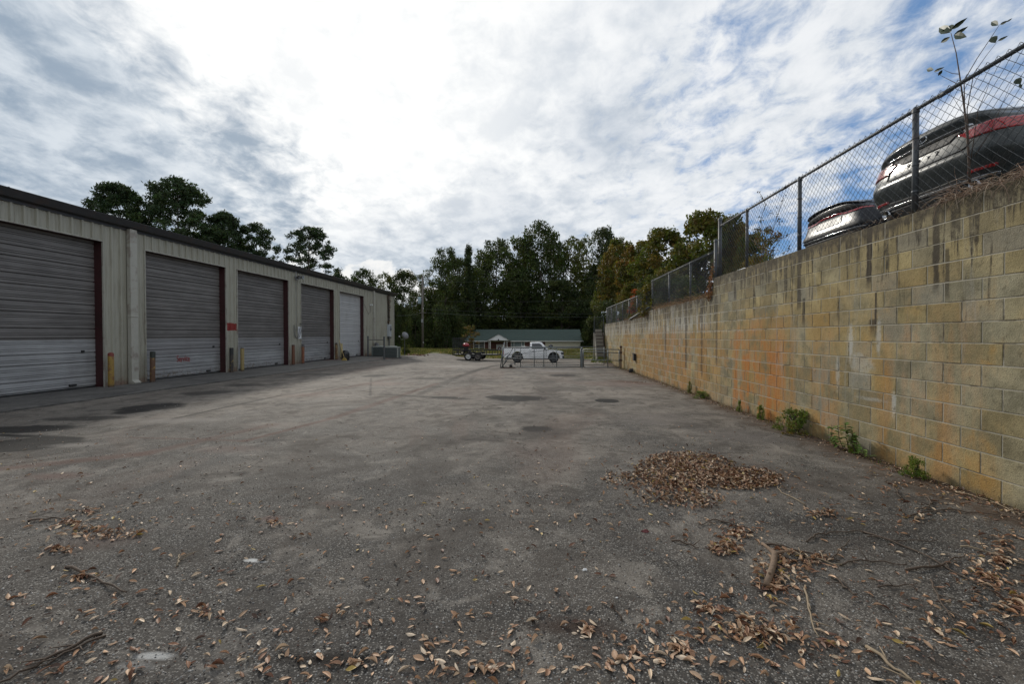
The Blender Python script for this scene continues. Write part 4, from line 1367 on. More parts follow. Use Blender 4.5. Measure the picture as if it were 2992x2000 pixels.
def sedan(label, pm, loc, style=0, L=4.75, rz=0.0):
    t = thing('parked_car', label, 'car', loc, rz, 'cars parked nose out along the upper lot')
    # body: tail surface, flanks, nose; rows of one outline per height
    zs = [.18, .22, .26, .30, .345, .37, .40, .43, .46, .51, .56, .59, .62, .64, .66, .70, .74, .79, .84, .87, .90, .92, .935, .96, .98, 1.01, 1.04, 1.06, 1.075, 1.09]
    N = 64
    m = MB()
    rows = []
    for z in zs:
        row = []
        for i in range(N + 1):
            row.append(rear(math.sin((-1 + 2 * i / N) * PI / 2), z))
        hw = smooth_tab(HW, z) * HWID
        for xx in (1.0, 1.6, 2.4, 3.2, 3.9): row.append(Vector((xx, hw * (1 if xx < 3.5 else .985), z - .0)))
        fz = .0 + .10 * abs(z - .5)
        for i in range(13):
            a = PI / 2 - PI * i / 12
            row.append(Vector((L - fz - .55 + .55 * max(0, math.cos(a)) ** .6, math.copysign(abs(math.sin(a)) ** .5, math.sin(a)) * hw * .97, z * (.96 if z > .8 else 1))))
        for xx in (3.9, 3.2, 2.4, 1.6, 1.0): row.append(Vector((xx, -hw * (1 if xx < 3.5 else .985), z)))
        rows.append(row)
    n = len(rows[0])
    for row in rows: m.v += [tuple(p) for p in row]
    for j in range(len(rows) - 1):
        for i in range(n):
            a = j * n + i; c = j * n + (i + 1) % n
            m.f.append((a, c, c + n, a + n)); m.mi.append(0)
    # deck lid and bonnet closing the top: strips across
    top = rows[-1]
    dz_ = lambda yn: .10 * abs(yn) ** 3
    def lid(u, v):
        x = .03 + u * (L - .65); yn = -1 + 2 * v
        hump = .045 * (1 - yn * yn)
        hz = 1.09 + .035 * math.sin(min(1, u * 5) * PI / 2) + hump if x < 1.2 else 1.09 + hump - (.10 * sst(x, 3.2, L) if x > 3.2 else 0)
        e = rear(yn, 1.09).x if u == 0 else x + .26 * abs(yn) ** 14 * max(0, 1 - u * 4)
        return (e, yn * .80 * HWID, (hz if abs(yn) < .999 and u > 0 else 1.088) - dz_(yn))
    m.grid(lid, 24, 18)
    m.quad([(0.2, -.8, .19), (0.2, .8, .19), (L - .6, .8, .19), (L - .6, -.8, .19)])
    m.build('body', pm, t, True)
    # greenhouse
    g_ = MB()
    gl = [(1.00, 1.10, .74), (1.75, 1.43, .60), (2.35, 1.47, .60), (3.0, 1.42, .60), (3.75, 1.08, .76)]
    for (a, b_) in zip(gl, gl[1:]):
        g_.quad([(a[0], -a[2], a[1]), (b_[0], -b_[2], b_[1]), (b_[0], b_[2], b_[1]), (a[0], a[2], a[1])], 0 if (a is gl[0] or b_ is gl[-1]) else 1)
        for s_ in (-1, 1): g_.quad([(a[0], s_ * a[2], a[1]), (b_[0], s_ * b_[2], b_[1]), (b_[0], s_ * .80, 1.08), (a[0], s_ * .80, 1.08)], 0)
    g_.build('cabin', [glassm, pm], t)
    for x in (.98, 3.82):
        for s_ in (-1, 1): wheel_parts(t, x, s_ * .80, .33, .33, .21, s_, chrome)
    C_ = lambda v: (lambda y: v)
    if style == 0:
        # outer red lamps, with a pale inner wedge
        for s_ in (-1, 1):
            lo = lambda y, s_=s_: .775 - .02 * sst(abs(y), .6, 1.0) + .085 * (1 - sst(abs(y), .46, .62))
            hi = lambda y, s_=s_: .872 + .040 * sst(abs(y), .48, .80) - .03 * sst(abs(y), .85, 1)
            patch(s_ * .46, s_ * .995, lo, hi, .016).build('tail_light', redlens, t, True)
            patch(s_ * .545, s_ * .70, lambda y: .862 + .02 * abs(y), lambda y: .900 + .02 * abs(y), .016).build('reversing_light', clearlens, t, True)
            patch(s_ * .60, s_ * .88, C_(.415), C_(.445), .018).build('reflector', redlens, t, True)
        patch(-.52, .52, lambda y: .825 + .06 * sst(abs(y), .32, .46), C_(.920), .010).build('plate_recess', blackpl, t, True)
        patch(-.66, .66, lambda y: .925 - .0 * abs(y), lambda y: .950, .020).build('chrome_strip', chrome, t, True)
        # shut lines of the boot lid
        ln = MB()
        pts = [rear(-.57 + .0 * i, .845 - .02 * i, .006) for i in range(0, 8)] + [rear(-.57 + i * .02, .70 - .004 * i, .006) for i in range(1, 4)] + [rear(-.50 + i * .05, .686, .006) for i in range(0, 21)] + [rear(.50 + i * .02, .686 + .004 * i, .006) for i in range(1, 4)] + [rear(.57, .70 + .02 * i, .006) for i in range(0, 8)]
        ln.tube(pts, .0055, 6).build('boot_shut_line', blackpl, t)
        patch(-.80, .80, lambda y: .335 + .05 * abs(y) ** 3, lambda y: .405 + .045 * abs(y) ** 2, .012).build('lower_grille', blackpl, t, True)
        patch(-.90, .90, lambda y: .335, lambda y: .362, .028).build('chrome_bar', chrome, t, True)
        patch(-.86, .86, C_(.20), C_(.325), .014).build('diffuser', blackpl, t, True)
        for s_ in (-1, 1):
            p = rear(s_ * .70, .30)
            MB().lathe([(.046, -.03), (.052, -.04), (.054, .0), (.054, .14), (.044, .14), (.044, -.03), (.046, -.03)], 24, axis='x', c=(p.x - .02, p.y, .285)).build('exhaust_tip', chrome, t, True)
        # badge and the few letters that can be read
        p = rear(0, 1.005, .006)
        MB().tube([(p.x, .062 * math.cos(a) * 1.0, 1.003 + .034 * math.sin(a)) for a in [i / 20 * 2 * PI for i in range(21)]], .005, 6).tube([(p.x, -.03, 1.02), (p.x, .01, .985), (p.x, .035, 1.015)], .005, 6).build('badge', chrome, t)
        for ch, yl in (('R', .25), ('A', .10), ('r', -.06), ('2', -.17)):
            cu = bpy.data.curves.new('l', 'FONT'); cu.body = ch; cu.size = .075; cu.extrude = .003
            to = bpy.data.objects.new('l', cu); COL.objects.link(to); bpy.context.view_layer.update()
            me = bpy.data.meshes.new_from_object(to); COL.objects.unlink(to)
            me.materials.clear(); me.materials.append(blackgl)
            p = rear(yl, .775, .004)
            for v in me.vertices: v.co = Vector((p.x - v.co.z, p.y - v.co.x, .755 + v.co.y))
            lo_ = bpy.data.objects.new('badge_letter', me); COL.objects.link(lo_); lo_.parent = t
    elif style == 1:
        patch(-.97, .97, lambda y: .955 - .02 * abs(y) ** 2, lambda y: 1.02 - .02 * abs(y) ** 2, .012, 40).build('dark_upper_band', blackpl, t, True)
        patch(-.985, .985, lambda y: .905 - .035 * sst(abs(y), .25, .5) + .02 * sst(abs(y), .7, .95), lambda y: .938 - .030 * sst(abs(y), .25, .5) + .03 * sst(abs(y), .7, .95), .012, 46).build('tail_light', redlens, t, True)
        patch(-.40, .40, C_(.72), C_(.87), .004).build('silver_panel', mat('brushed_silver', (.035, .038, .042), .42, .0), t, True)
        patch(-.95, .95, lambda y: .585 + .02 * abs(y), lambda y: .66 + .02 * abs(y), .016, 40).build('dark_band', blackpl, t, True)
        patch(-.93, .93, lambda y: .545, lambda y: .570, .024, 40).build('chrome_bar', chrome, t, True)
        patch(-.88, .88, lambda y: .43, lambda y: .52, .004, 40).build('lower_band', blackpl, t, True)
        sp = MB()
        def spf(u, v):
            yn = -.97 + 1.94 * u
            p = rear(yn, 1.085)
            a = 2 * PI * v
            return (p.x + .02 + .08 * math.cos(a), p.y, 1.100 + .016 * math.sin(a) - .115 * abs(yn) ** 3)
        sp.grid(spf, 30, 12).build('spoiler', blackgl, t, True)
    else:
        for s_ in (-1, 1): patch(s_ * .35, s_ * .995, C_(.84), lambda y: .93, .012).build('tail_light', redlens, t, True)
        patch(-.35, .35, C_(.86), C_(.90), .010).build('chrome_strip', chrome, t, True)
    return t


sedan('dark grey sedan, its whole tail and both red lamps right above the wall', paint('grey_metallic', (.036, .042, .043), .10, .35), (4.50, 5.64, 2.795), 0)
sedan('black sedan with thin full width red lamp, left of the big grey one', paint('black_blue_metallic', (.008, .010, .016), .0, .08), (5.50, 9.00, 2.83), 1)
sedan('low blue sedan barely showing over the wall by the tall fence post', paint('blue_metallic', (.020, .045, .10), .2), (5.55, 12.75, 2.25), 2)

# pale van and darker car far off behind the far fence
def van(label, loc, col, rz, s=1.0):
    t = thing('parked_van', label, 'van', loc, rz)
    pm = paint('van_' + str(int(col[0] * 100)), col, .2)
    m = MB()
    pr = [(0, .35), (0, 1.25), (.30, 1.85), (3.1, 1.90), (3.75, 1.15), (4.6, .95), (4.7, .35)]
    m.prism([(a * s, c * s) for a, c in pr], -.88 * s, .88 * s)
    m.build('body', pm, t, bevel=.12)
    MB().prism([(a * s, c * s) for a, c in [(.35, 1.2), (.50, 1.72), (3.0, 1.76), (3.5, 1.2)]], -.895 * s, .895 * s).build('side_window', glassm, t)
    MB().quad([(3.17 * s, -.75 * s, 1.84 * s), (3.17 * s, .75 * s, 1.84 * s), (3.78 * s, .75 * s, 1.17 * s), (3.78 * s, -.75 * s, 1.17 * s)]).quad([(-.01, -.7 * s, 1.22 * s), (-.01, .7 * s, 1.22 * s), (.25 * s, .65 * s, 1.76 * s), (.25 * s, -.65 * s, 1.76 * s)]).build('windscreen', glassm, t)
    for x in (.9, 3.7):
        for s_ in (-1, 1): wheel_parts(t, x * s, s_ * .80 * s, .33 * s, .33 * s, .2, s_, chrome)
    for s_ in (-1, 1): MB().box(-.03, .05, s_ * .80 * s - .08, s_ * .80 * s + .08, .95 * s, 1.25 * s).build('tail_light', redlens, t)
    return t
van('pale silver van parked behind the far end of the fence', (7.4, 45.5, 2.15), (.42, .46, .50), 1.35)
van('small dark blue car behind the rusty leaves and far fence', (8.2, 34.0, 2.1), (.03, .05, .09), 0.1, .86)
van('second dark car half hidden by the leafy bush behind the far fence', (8.0, 29.0, 2.12), (.035, .035, .04), 0.0, .86)

# ================================================================== WHITE PICKUP
gz0 = ground_z(0, 34.5) + .004
pk = thing('pickup_truck', 'small white regular cab pickup parked side on behind the gate', 'pickup truck', (-2.23, 33.7, gz0))
wp = paint('white_truck_paint', (.86, .87, .88), 0.0)
def arch(cx, r, z0, n=14):
    return [(cx - r * math.cos(PI * i / n), z0 + r * math.sin(PI * i / n) * 1.02) for i in range(n + 1)]
low = .30
body = [(0.0, .46), (.05, .42)] + [(.62, .42)] + arch(1.02, .42, .42) + [(1.5, low), (3.2, low)] + arch(3.68, .43, .38) + [(4.16, .36), (4.36, .36), (4.38, .62), (4.34, .84), (4.2, .88), (3.05, .98), (2.98, 1.00), (1.93, 1.03), (1.93, 1.06), (.03, 1.07)]
MB().prism(body, 0, 1.62).build('body', wp, pk, bevel=.03)
MB().box(.06, 1.88, .08, 1.54, 1.065, 1.080).build('bed_shade_cap', mat('bed_shadow', (.05, .05, .05), .8), pk)  # dark cap on the solid bed, painting in the shade of an open one
cabp = [(1.90, 1.0), (1.97, 1.46), (2.03, 1.52), (2.66, 1.535), (2.80, 1.50), (3.28, .99)]
cb = MB()
ins = .10
def cabv(y, p):
    k_ = (p[1] - 1.0) / .53
    return (p[0], y + (ins * k_ if y < .8 else -ins * k_), p[1])
nn = len(cabp)
b0 = len(cb.v)
for y in (.03, 1.59):
    for p in cabp: cb.v.append(cabv(y, p))
cb.f.append(tuple(range(nn))); cb.mi.append(0)
cb.f.append(tuple(range(nn, 2 * nn))[::-1]); cb.mi.append(0)
for i in range(nn):
    j = (i + 1) % nn
    cb.f.append((i, nn + i, nn + j, j)); cb.mi.append(0)
cb.build('cab', wp, pk, bevel=.03)
def sidewin(y0, sgn):
    pts = [(2.06, 1.03), (2.10, 1.43), (2.62, 1.44), (2.72, 1.40), (3.02, 1.03)]
    m = MB(); vv = []
    for p in pts:
        c = cabv(y0, p); vv.append((c[0], c[1] + sgn * .006, c[2]))
    for p in pts:
        c = cabv(y0, p); vv.append((c[0], c[1] - sgn * .02, c[2]))
    m.v = vv; m.f = [tuple(range(5)), tuple(range(5, 10))] + [(i, (i + 1) % 5, 5 + (i + 1) % 5, 5 + i) for i in range(5)]; m.mi = [0] * 7
    return m
for y0, sgn in ((.03, -1), (1.59, 1)): sidewin(y0, sgn).build('side_window', glassm, pk)
MB().quad([(2.845, .16, 1.47), (2.845, 1.46, 1.47), (3.275, 1.52, 1.02), (3.275, .10, 1.02)]).build('windscreen', glassm, pk)
MB().quad([(1.915, .16, 1.10), (1.915, 1.46, 1.10), (1.965, 1.40, 1.44), (1.965, .22, 1.44)]).build('rear_window', glassm, pk)
dl = MB()
for pts in ([(2.02, 1.0), (2.03, .42), (3.08, .42), (3.10, .98)], [(1.93, 1.02), (1.93, .36)], [(3.14, .97), (3.16, .40)]):
    dl.tube([(a, -.0, c) for a, c in pts], .006, 4)
dl.build('door_gap', blackpl, pk)
MB().box(2.12, 2.26, -.02, .01, .86, .89).build('door_handle', blackpl, pk)
MB().box(.08, 3.2, -.008, .01, .66, .675).build('side_moulding', mat('grey_line', (.25, .25, .26), .5), pk)
for x in (1.02, 3.68):
    for (y, s_) in ((.13, -1), (1.49, 1)):

        wheel_parts(pk, x, y, .335, .335, .22, s_, mat('dark_rim', (.045, .045, .045), .5, .5))
for x in (1.02, 3.68): MB().prism(arch(x, .395, .36), .16, 1.46).build('wheel_well', dark_in, pk)
MB().box(4.30, 4.42, -.03, 1.65, .36, .54).build('front_bumper', blackpl, pk, bevel=.02)
MB().box(-.12, .0, .0, 1.62, .40, .50).build('rear_bumper', blackpl, pk, bevel=.02)
MB().box(4.20, 4.392, -.006, .30, .62, .80).box(4.20, 4.392, 1.32, 1.626, .62, .80).build('headlight', mat('dark_lamp_glass', (.06, .07, .09), .15, coat=.8), pk)
MB().box(4.34, 4.39, .32, 1.30, .60, .80).build('grille', blackpl, pk)
MB().box(-.012, .03, -.004, .14, .62, .95).box(-.012, .03, 1.48, 1.624, .62, .95).build('tail_light', redlens, pk)
MB().box(2.96, 3.08, -.20, -.04, 1.00, 1.16).tube([(3.04, .05, 1.0), (3.02, -.08, 1.04)], .015).build('wing_mirror', blackpl, pk, bevel=.02)
MB().tube([(1.99, .3, 1.5), (1.97, .3, 1.72)], .006, 5).build('aerial', blackpl, pk)
MB().box(.1, 3.9, .4, 1.2, .25, .42).build('chassis', blackpl, pk)

o = MB().lathe([(0, 0), (.42, 0), (.44, .04), (.30, .10), (.08, .13), (0, .13)], 20).build('white_basin', mat('white_enamel', (.62, .62, .60), .4)); o.location = (-.75, 34.4, gz0 + 1.08)
tag(o, 'upturned white basin lying in the bed of the white pickup', 'basin')

# ================================================================== TRAILER AND MOWER
tz = ground_z(-5, 36.5) + .004
tl = thing('utility_trailer', 'black tandem axle utility trailer with mesh ramp hitched behind the white pickup', 'trailer', (-6.62, 37.3, tz), -.055)
blk = mat('trailer_black', (.014, .015, .014), .55, .2, var=.3)
L_ = 3.75
fr_ = MB()
for y in (0, 1.7):
    fr_.box(0, L_, y, y + .06, .42, .50)
fr_.box(0, .06, 0, 1.7, .42, .50).box(L_ - .06, L_, 0, 1.7, .42, .50)
fr_.prism([(L_, .42), (L_, .50), (L_ + 1.45, .46), (L_ + 1.45, .41)], .80, .90)
fr_.box(.0, L_, .06, 1.7, .47, .50)
fr_.build('frame', blk, tl)
rl = MB()
for y in (0.005, 1.70):
    rl.box(0, L_, y, y + .05, .80, .86)
    for i in range(9): rl.box(i * (L_ - .05) / 8, i * (L_ - .05) / 8 + .05, y, y + .05, .50, .80)
rl.box(L_ - .05, L_, .05, 1.7, .80, .86)
rl.build('side_rail', blk, tl)
rp = MB().box(0, .04, .02, 1.72, .85, .89).box(0, .04, .02, 1.72, 1.80, 1.84)
for i in range(8): rp.box(0, .04, .02 + i * .24, .05 + i * .24, .5, 1.84)
for i in range(30): rp.tube([(.02, .02, .55 + i * .043), (.02, 1.72, .55 + i * .043)], .006, 4)
R_ = rp.build('ramp_gate', mat('ramp_mesh', (.05, .052, .055), .6, .4), tl)
R_.rotation_euler = (0, 0, -.5)
wr = mat('white_steel_rim', (.50, .51, .50), .45, .1, dirt=(.15, .12, .09), dscale=5)
for x in (1.35, 2.12):
    for (y, s_) in ((-.16, -1), (1.92, 1)):
        wheel_parts(tl, x, y, .335, .335, .19, s_, wr if x < 1.5 else mat('dark_rim2', (.10, .09, .08), .6, .2))
for y in (-.28, 1.80):
    m_ = MB()
    pts = [(1.35 - .42 * math.cos(a), .335 + .42 * math.sin(a)) for a in [PI * i / 16 * .75 for i in range(17)]]
    pts2 = [(2.12 + .42 * math.cos(a), .335 + .42 * math.sin(a)) for a in [PI * i / 16 * .75 for i in range(17)][::-1]]
    allp = pts + pts2
    for a, b_ in zip(allp, allp[1:]): m_.quad([(a[0], y, a[1]), (b_[0], y, b_[1]), (b_[0], y + .24, b_[1]), (a[0], y + .24, a[1])])
    m_.build('mudguard', mat('mudguard_metal', (.09, .09, .085), .4, .6), tl)
MB().lathe([(0, 0), (.05, 0), (.05, .12), (0, .14)], 10, c=(L_ + 1.45, .85, .42)).tube([(L_ + 1.2, .85, .42), (L_ + 1.2, .85, .1)], .03).build('hitch', blk, tl)
# mower standing on it
mw = thing('riding_mower', 'red and black mower engine standing on the rear of the trailer', 'mower', (-5.55, 37.6, tz + .50), -.05)
redm = mat('mower_red', (.28, .012, .018), .35, coat=.5, var=.2)
MB().lathe([(0, .62), (.17, .62), (.26, .66), (.29, .74), (.22, .84), (.08, .92), (0, .93)], 22).build('engine_cover', redm, mw, True)
MB().box(-.33, .33, -.28, .28, .18, .38).box(-.18, .18, -.16, .16, .38, .62).build('deck', blk, mw, bevel=.03)
MB().tube([(-.3, .15, .3), (-.55, .15, .9), (-.5, -.15, .9), (-.3, -.15, .3)], .018, 6).build('handle_bar', blk, mw)

for x in (-.25, .28):
    for s_ in (-1, 1): wheel_parts(mw, x, s_ * .30, .14, .14, .10, s_, mat('cream_rim', (.45, .40, .28), .5))

# ================================================================== BRICK HOUSE BEYOND
HY = 75.0
hz0 = ground_z(-2, HY)
def hx(px, Y=HY): return (px - 1560) / FPX * Y
def hzv(py, Y=HY): return EYE + (985 - py) / FPX * Y
hs = thing('brick_house', 'low brick and cream clad house with green shingle roof and white porch gable', 'house', (hx(1530), HY, hz0))
cx0 = hx(1530)
bk = bpy.data.materials.new('house_brick'); bk.use_nodes = True
q = NT(bk.node_tree); b = bk.node_tree.nodes['Principled BSDF']
tc = q.new('ShaderNodeTexCoord').outputs['Object']
x, y, z = q.sep(tc)[:3]
bt = q.new('ShaderNodeTexBrick')
q.put(bt.inputs['Vector'], q.xyz(q.add(x, y), z, 0.0))
for nme, v in (('Color1', (.14, .045, .035, 1)), ('Color2', (.085, .032, .028, 1)), ('Mortar', (.13, .10, .085, 1)), ('Scale', 1.0), ('Brick Width', .22), ('Row Height', .075), ('Mortar Size', .008)): bt.inputs[nme].default_value = v
q.put(b.inputs['Base Color'], q.mix(q.noise(tc, 1.5, 4), bt.outputs[0], (.09, .04, .035)))
b.inputs['Roughness'].default_value = .9
sdg = bpy.data.materials.new('cream_lap_siding'); sdg.use_nodes = True
q = NT(sdg.node_tree); b = sdg.node_tree.nodes['Principled BSDF']
tc = q.new('ShaderNodeTexCoord').outputs['Object']; z = q.sep(tc)[2]
saw = q.m('FRACT', q.div(z, .20))
q.put(b.inputs['Base Color'], q.mix(q.sm(saw, .10, .0), q.mix(q.noise(tc, 1, 4), (.56, .53, .42), (.68, .65, .53)), (.10, .09, .07)))
q.put(b.inputs['Normal'], q.bump(saw, .5, .03)); b.inputs['Roughness'].default_value = .6
shg = bpy.data.materials.new('green_shingles'); shg.use_nodes = True
q = NT(shg.node_tree); b = shg.node_tree.nodes['Principled BSDF']
tc = q.new('ShaderNodeTexCoord').outputs['Object']
bt = q.new('ShaderNodeTexBrick'); q.put(bt.inputs['Vector'], tc)
for nme, v in (('Color1', (.034, .060, .050, 1)), ('Color2', (.050, .082, .068, 1)), ('Mortar', (.025, .038, .033, 1)), ('Scale', 1.0), ('Brick Width', .33), ('Row Height', .16), ('Mortar Size', .012)): bt.inputs[nme].default_value = v
q.put(b.inputs['Base Color'], q.mix(q.mul(q.noise(tc, 2.2, 6, .7), .7), bt.outputs[0], (.062, .080, .070)))
b.inputs['Roughness'].default_value = .92
wt = mat('white_house_trim', (.66, .66, .63), .5, var=.1)
x0, x1 = hx(1364) - cx0, hx(1695) - cx0
xs_ = hx(1593) - cx0
ez = hzv(993) - hz0           # eave height
rz_h = hzv(962) - hz0         # ridge
DP = 8.0
MB().box(x0, xs_, 0, DP, -.5, ez).build('brick_wall', bk, hs)
MB().box(xs_, x1, -.03, DP, -.5, ez).build('siding_wall', sdg, hs)
g2 = MB()
for xx in (x0, x1): g2.prism([(0, ez), (DP, ez), (DP / 2, rz_h - .1)], xx - .02, xx + .02, plane='yz')
g2.build('gable_wall', sdg, hs)
rf = MB()
oh = .45
s_ = (rz_h - ez) / (DP / 2)
for sg in (0, 1):
    ya, yb = (-oh, DP / 2) if sg == 0 else (DP + oh, DP / 2)
    za = ez - s_ * oh
    rf.quad([(x0 - oh, ya, za), (x1 + oh, ya, za), (x1 + oh * .6, yb, rz_h), (x0 - oh * .6 + .9, yb, rz_h)])
    rf.quad([(x0 - oh, ya, za - .08), (x1 + oh, ya, za - .08), (x1 + oh * .6, yb, rz_h - .08), (x0 - oh * .6 + .9, yb, rz_h - .08)])
rf.build('roof', shg, hs)
MB().box(x0 - oh, x1 + oh, -oh - .04, -oh + .02, ez - s_ * oh - .14, ez - s_ * oh - .01).build('fascia', wt, hs)
def window(xa, xb, za, zb, nx, nz, m_, cream=False):
    a, b_ = hx(xa) - cx0, hx(xb) - cx0; lo_, hi_ = hzv(zb) - hz0, hzv(za) - hz0
    w_ = MB()
    f_ = .08
    w_.box(a, b_, -.06, .01, hi_ - f_, hi_).box(a, b_, -.08, .01, lo_, lo_ + f_).box(a, a + f_, -.06, .01, lo_ + f_, hi_ - f_).box(b_ - f_, b_, -.06, .01, lo_ + f_, hi_ - f_)
    for i in nx: w_.box(a + (b_ - a) * i - .04, a + (b_ - a) * i + .04, -.05, .0, lo_ + f_, hi_ - f_)
    for j in nz: w_.box(a + f_, b_ - f_, -.04, -.001, lo_ + (hi_ - lo_) * j - .02, lo_ + (hi_ - lo_) * j + .02)
    w = w_.build('window', wt, hs)
    MB().box(a + f_, b_ - f_, -.015, .005, lo_ + f_, hi_ - f_).build('pane', m_, w)
    return w
wg = mat('window_glass_dark', (.03, .035, .04), .1, var=.3, spec=.9)
wg2 = mat('window_blinds', (.14, .18, .185), .5, var=.2, vscale=4)
window(1382, 1416, 996, 1022, (.5,), (.25, .5, .75), wg)
window(1493, 1533, 997, 1021, (.22, .78), (.28,), wg2)
# door
a, b_ = hx(1452) - cx0, hx(1467) - cx0
dz = hzv(996) - hz0 - .05
d = MB().box(a, b_, -.05, .02, 0, 2.1).build('front_door', mat('pale_door', (.50, .53, .57), .5, var=.1), hs)
MB().box(a - .1, a, -.07, .02, 0, 2.15).box(b_, b_ + .1, -.07, .02, 0, 2.15).box(a - .1, b_ + .1, -.07, .02, 2.15, 2.25).build('door_frame', wt, d)
MB().lathe([(.14, -.03), (.22, -.05), (.28, -.03), (.22, .0), (.14, -.03)], 20, axis='y', c=((a + b_) / 2, -.06, 1.55)).build('wreath', mat('wreath', (.16, .05, .04), .9, var=.4, vscale=9), d)
MB().box(b_ - .12, b_ - .06, -.09, -.05, 1.0, 1.06).build('handle', chrome, d)
# porch
pa, pb = hx(1428) - cx0, hx(1490) - cx0
pm_ = (pa + pb) / 2; pz = hzv(994) - hz0; ph = hzv(978) - hz0
po = MB()
po.prism([(pa, pz - .12), (pb, pz - .12), (pb, pz), (pm_, ph), (pa, pz)], -2.0, -1.9)
po.build('porch_gable', mat('white_clapboard', (.80, .81, .82), .6, var=.12, vscale=8), hs)
po = MB()
po.quad([(pa - .15, -2.15, pz - .05), (pm_, -2.15, ph + .04), (pm_, .6, ph + .04), (pa - .15, .6, pz - .05)])
po.quad([(pb + .15, -2.15, pz - .05), (pm_, -2.15, ph + .04), (pm_, .6, ph + .04), (pb + .15, .6, pz - .05)])
po.build('porch_roof', shg, hs)
MB().box(pa, pb, -2.0, 0, pz - .12, pz - .06).build('porch_ceiling', wt, hs)
for px in (1432, 1436, 1477, 1483.5):
    xx = hx(px) - cx0
    MB().box(xx - .04, xx + .04, -1.98, -1.90, -.3, pz - .12).build('porch_post', wt, hs)
MB().box(pa, pb, -2.1, -.1, -.6, -.02).build('porch_floor', cm, hs)
MB().box(pm_ - .1, pm_ + .1, -2.08, -2.0, pz - .05, pz + .15).build('porch_lamp', blackpl, hs)
# grill in front of the siding
X_ = hx(1609, 60); z_ = ground_z(X_, 60)
t = thing('kettle_grill', 'black kettle grill with closed lid in front of the cream siding', 'grill', (X_, 60, hzv(1017, 60) - .70))
MB().lathe([(0, .62), (.15, .64), (.26, .74), (.28, .86), (.27, .98), (.18, 1.09), (.05, 1.13), (0, 1.13)], 20).build('bowl', blackgl, t, True)
for a in (0, 2.1, 4.2): MB().tube([(.1 * math.cos(a), .1 * math.sin(a), .66), (.28 * math.cos(a), .28 * math.sin(a), -.4)], .02, 6).build('leg', blackpl, t)
MB().tube([(0, -.05, 1.13), (0, -.05, 1.18), (0, .05, 1.18), (0, .05, 1.13)], .012, 5).build('handle', blackpl, t)

# ================================================================== UTILITY POLE AND LINES
PY = 58.0
px_ = (1232 - 1560) / FPX * PY
pb_z = ground_z(px_, PY)
up = thing('utility_pole', 'grey wooden utility pole with transformer rising against the dark trees', 'utility pole', (px_, PY, pb_z))
wood = mat('pole_wood', (.13, .115, .10), .9, var=.3, vscale=3, bump=.3, bscale=12)
top = hzv(805, PY) - pb_z
MB().tube([(0, 0, -.3), (0, 0, top)], [.16, .11], 12).build('shaft', wood, up, True)
tz_ = hzv(878, PY) - pb_z
MB().lathe([(0, -.42), (.20, -.42), (.22, -.38), (.22, .36), (.17, .44), (0, .46)], 18, c=(-.38, -.1, tz_)).box(-.2, 0, -.06, .06, tz_ - .2, tz_ + .2).build('transformer', mat('transformer_grey', (.26, .33, .36), .4, .2), up, True)
MB().box(-.35, .5, -.2, -.12, hzv(914, PY) - pb_z - .05, hzv(914, PY) - pb_z + .05).build('crossarm', wood, up)
MB().box(-.12, .12, -.28, -.14, hzv(943, PY) - pb_z, hzv(933, PY) - pb_z).build('meter_can', galv, up)
MB().lathe([(0, 0), (.06, .02), (.06, .1), (0, .12)], 10, c=(.15, -.2, hzv(903, PY) - pb_z)).lathe([(0, 0), (.06, .02), (.06, .1), (0, .12)], 10, c=(.12, -.2, hzv(1003, PY) - pb_z)).build('insulator', white_p, up)
wire_m = mat('overhead_wire', (.08, .085, .085), .6, .1)
def line(label, p0, p1, sag, r=.008):
    o = MB().tube(bez(p0, p1, sag, 16), r, 4).build('power_line', wire_m)
    tag(o, label, 'power line', 'overhead lines at the utility pole')
pt = lambda px, py, Y: ((px - 1560) / FPX * Y, Y, hzv(py, Y))
line('uppermost overhead wire crossing the trees right of the utility pole', pt(1232, 823, 58), pt(1900, 805, 62), .3)
line('overhead wire level with the transformer running right to the fence', pt(1232, 879, 58), pt(1860, 876, 62), .2)
line('thick drooping cable leaving the crossarm towards the right', pt(1236, 913, 58), pt(1850, 925, 60), .35, .012)
line('thin cable just above the thick drooping one, right of the pole', pt(1240, 903, 58), pt(1850, 918, 60), .25)
line('overhead wire from the transformer left to behind the shop corner', pt(1228, 880, 58), pt(1140, 880, 44), .1)
line('slanting service wire from the crossarm down to the shop corner', pt(1230, 912, 58), pt(1152, 922, 42.2), .15)
line('slanting service wire above the other one, between pole and shop corner', pt(1230, 868, 58), pt(1152, 888, 42.2), .15)
line('uppermost wire running left from the pole top over the shop roof', pt(1232, 823, 58), pt(1000, 826, 62), .2)

# ================================================================== FOLIAGE
def leaf_mat(name, transl=.35, sat=1.0, rough=.6):
    m = bpy.data.materials.new(name); m.use_nodes = True
    t = m.node_tree; q = NT(t); b = t.nodes['Principled BSDF']
    at = q.new('ShaderNodeAttribute', attribute_name='tint')
    q.put(b.inputs['Base Color'], at.outputs['Color'])
    b.inputs['Roughness'].default_value = rough; b.inputs['Specular IOR Level'].default_value = .25
    tr = q.new('ShaderNodeBsdfTranslucent')
    q.put(tr.inputs[0], q.v('MULTIPLY', at.outputs['Color'], (1.25, 1.2, .6)))
    mx = q.new('ShaderNodeMixShader'); mx.inputs[0].default_value = transl
    q.l.new(b.outputs[0], mx.inputs[1]); q.l.new(tr.outputs[0], mx.inputs[2])
    q.l.new(mx.outputs[0], t.nodes['Material Output'].inputs[0])
    return m


foliage = leaf_mat('foliage', .30)
barkm = mat('bark', (.085, .070, .055), .95, var=.35, vscale=3, bump=.5, bscale=9)


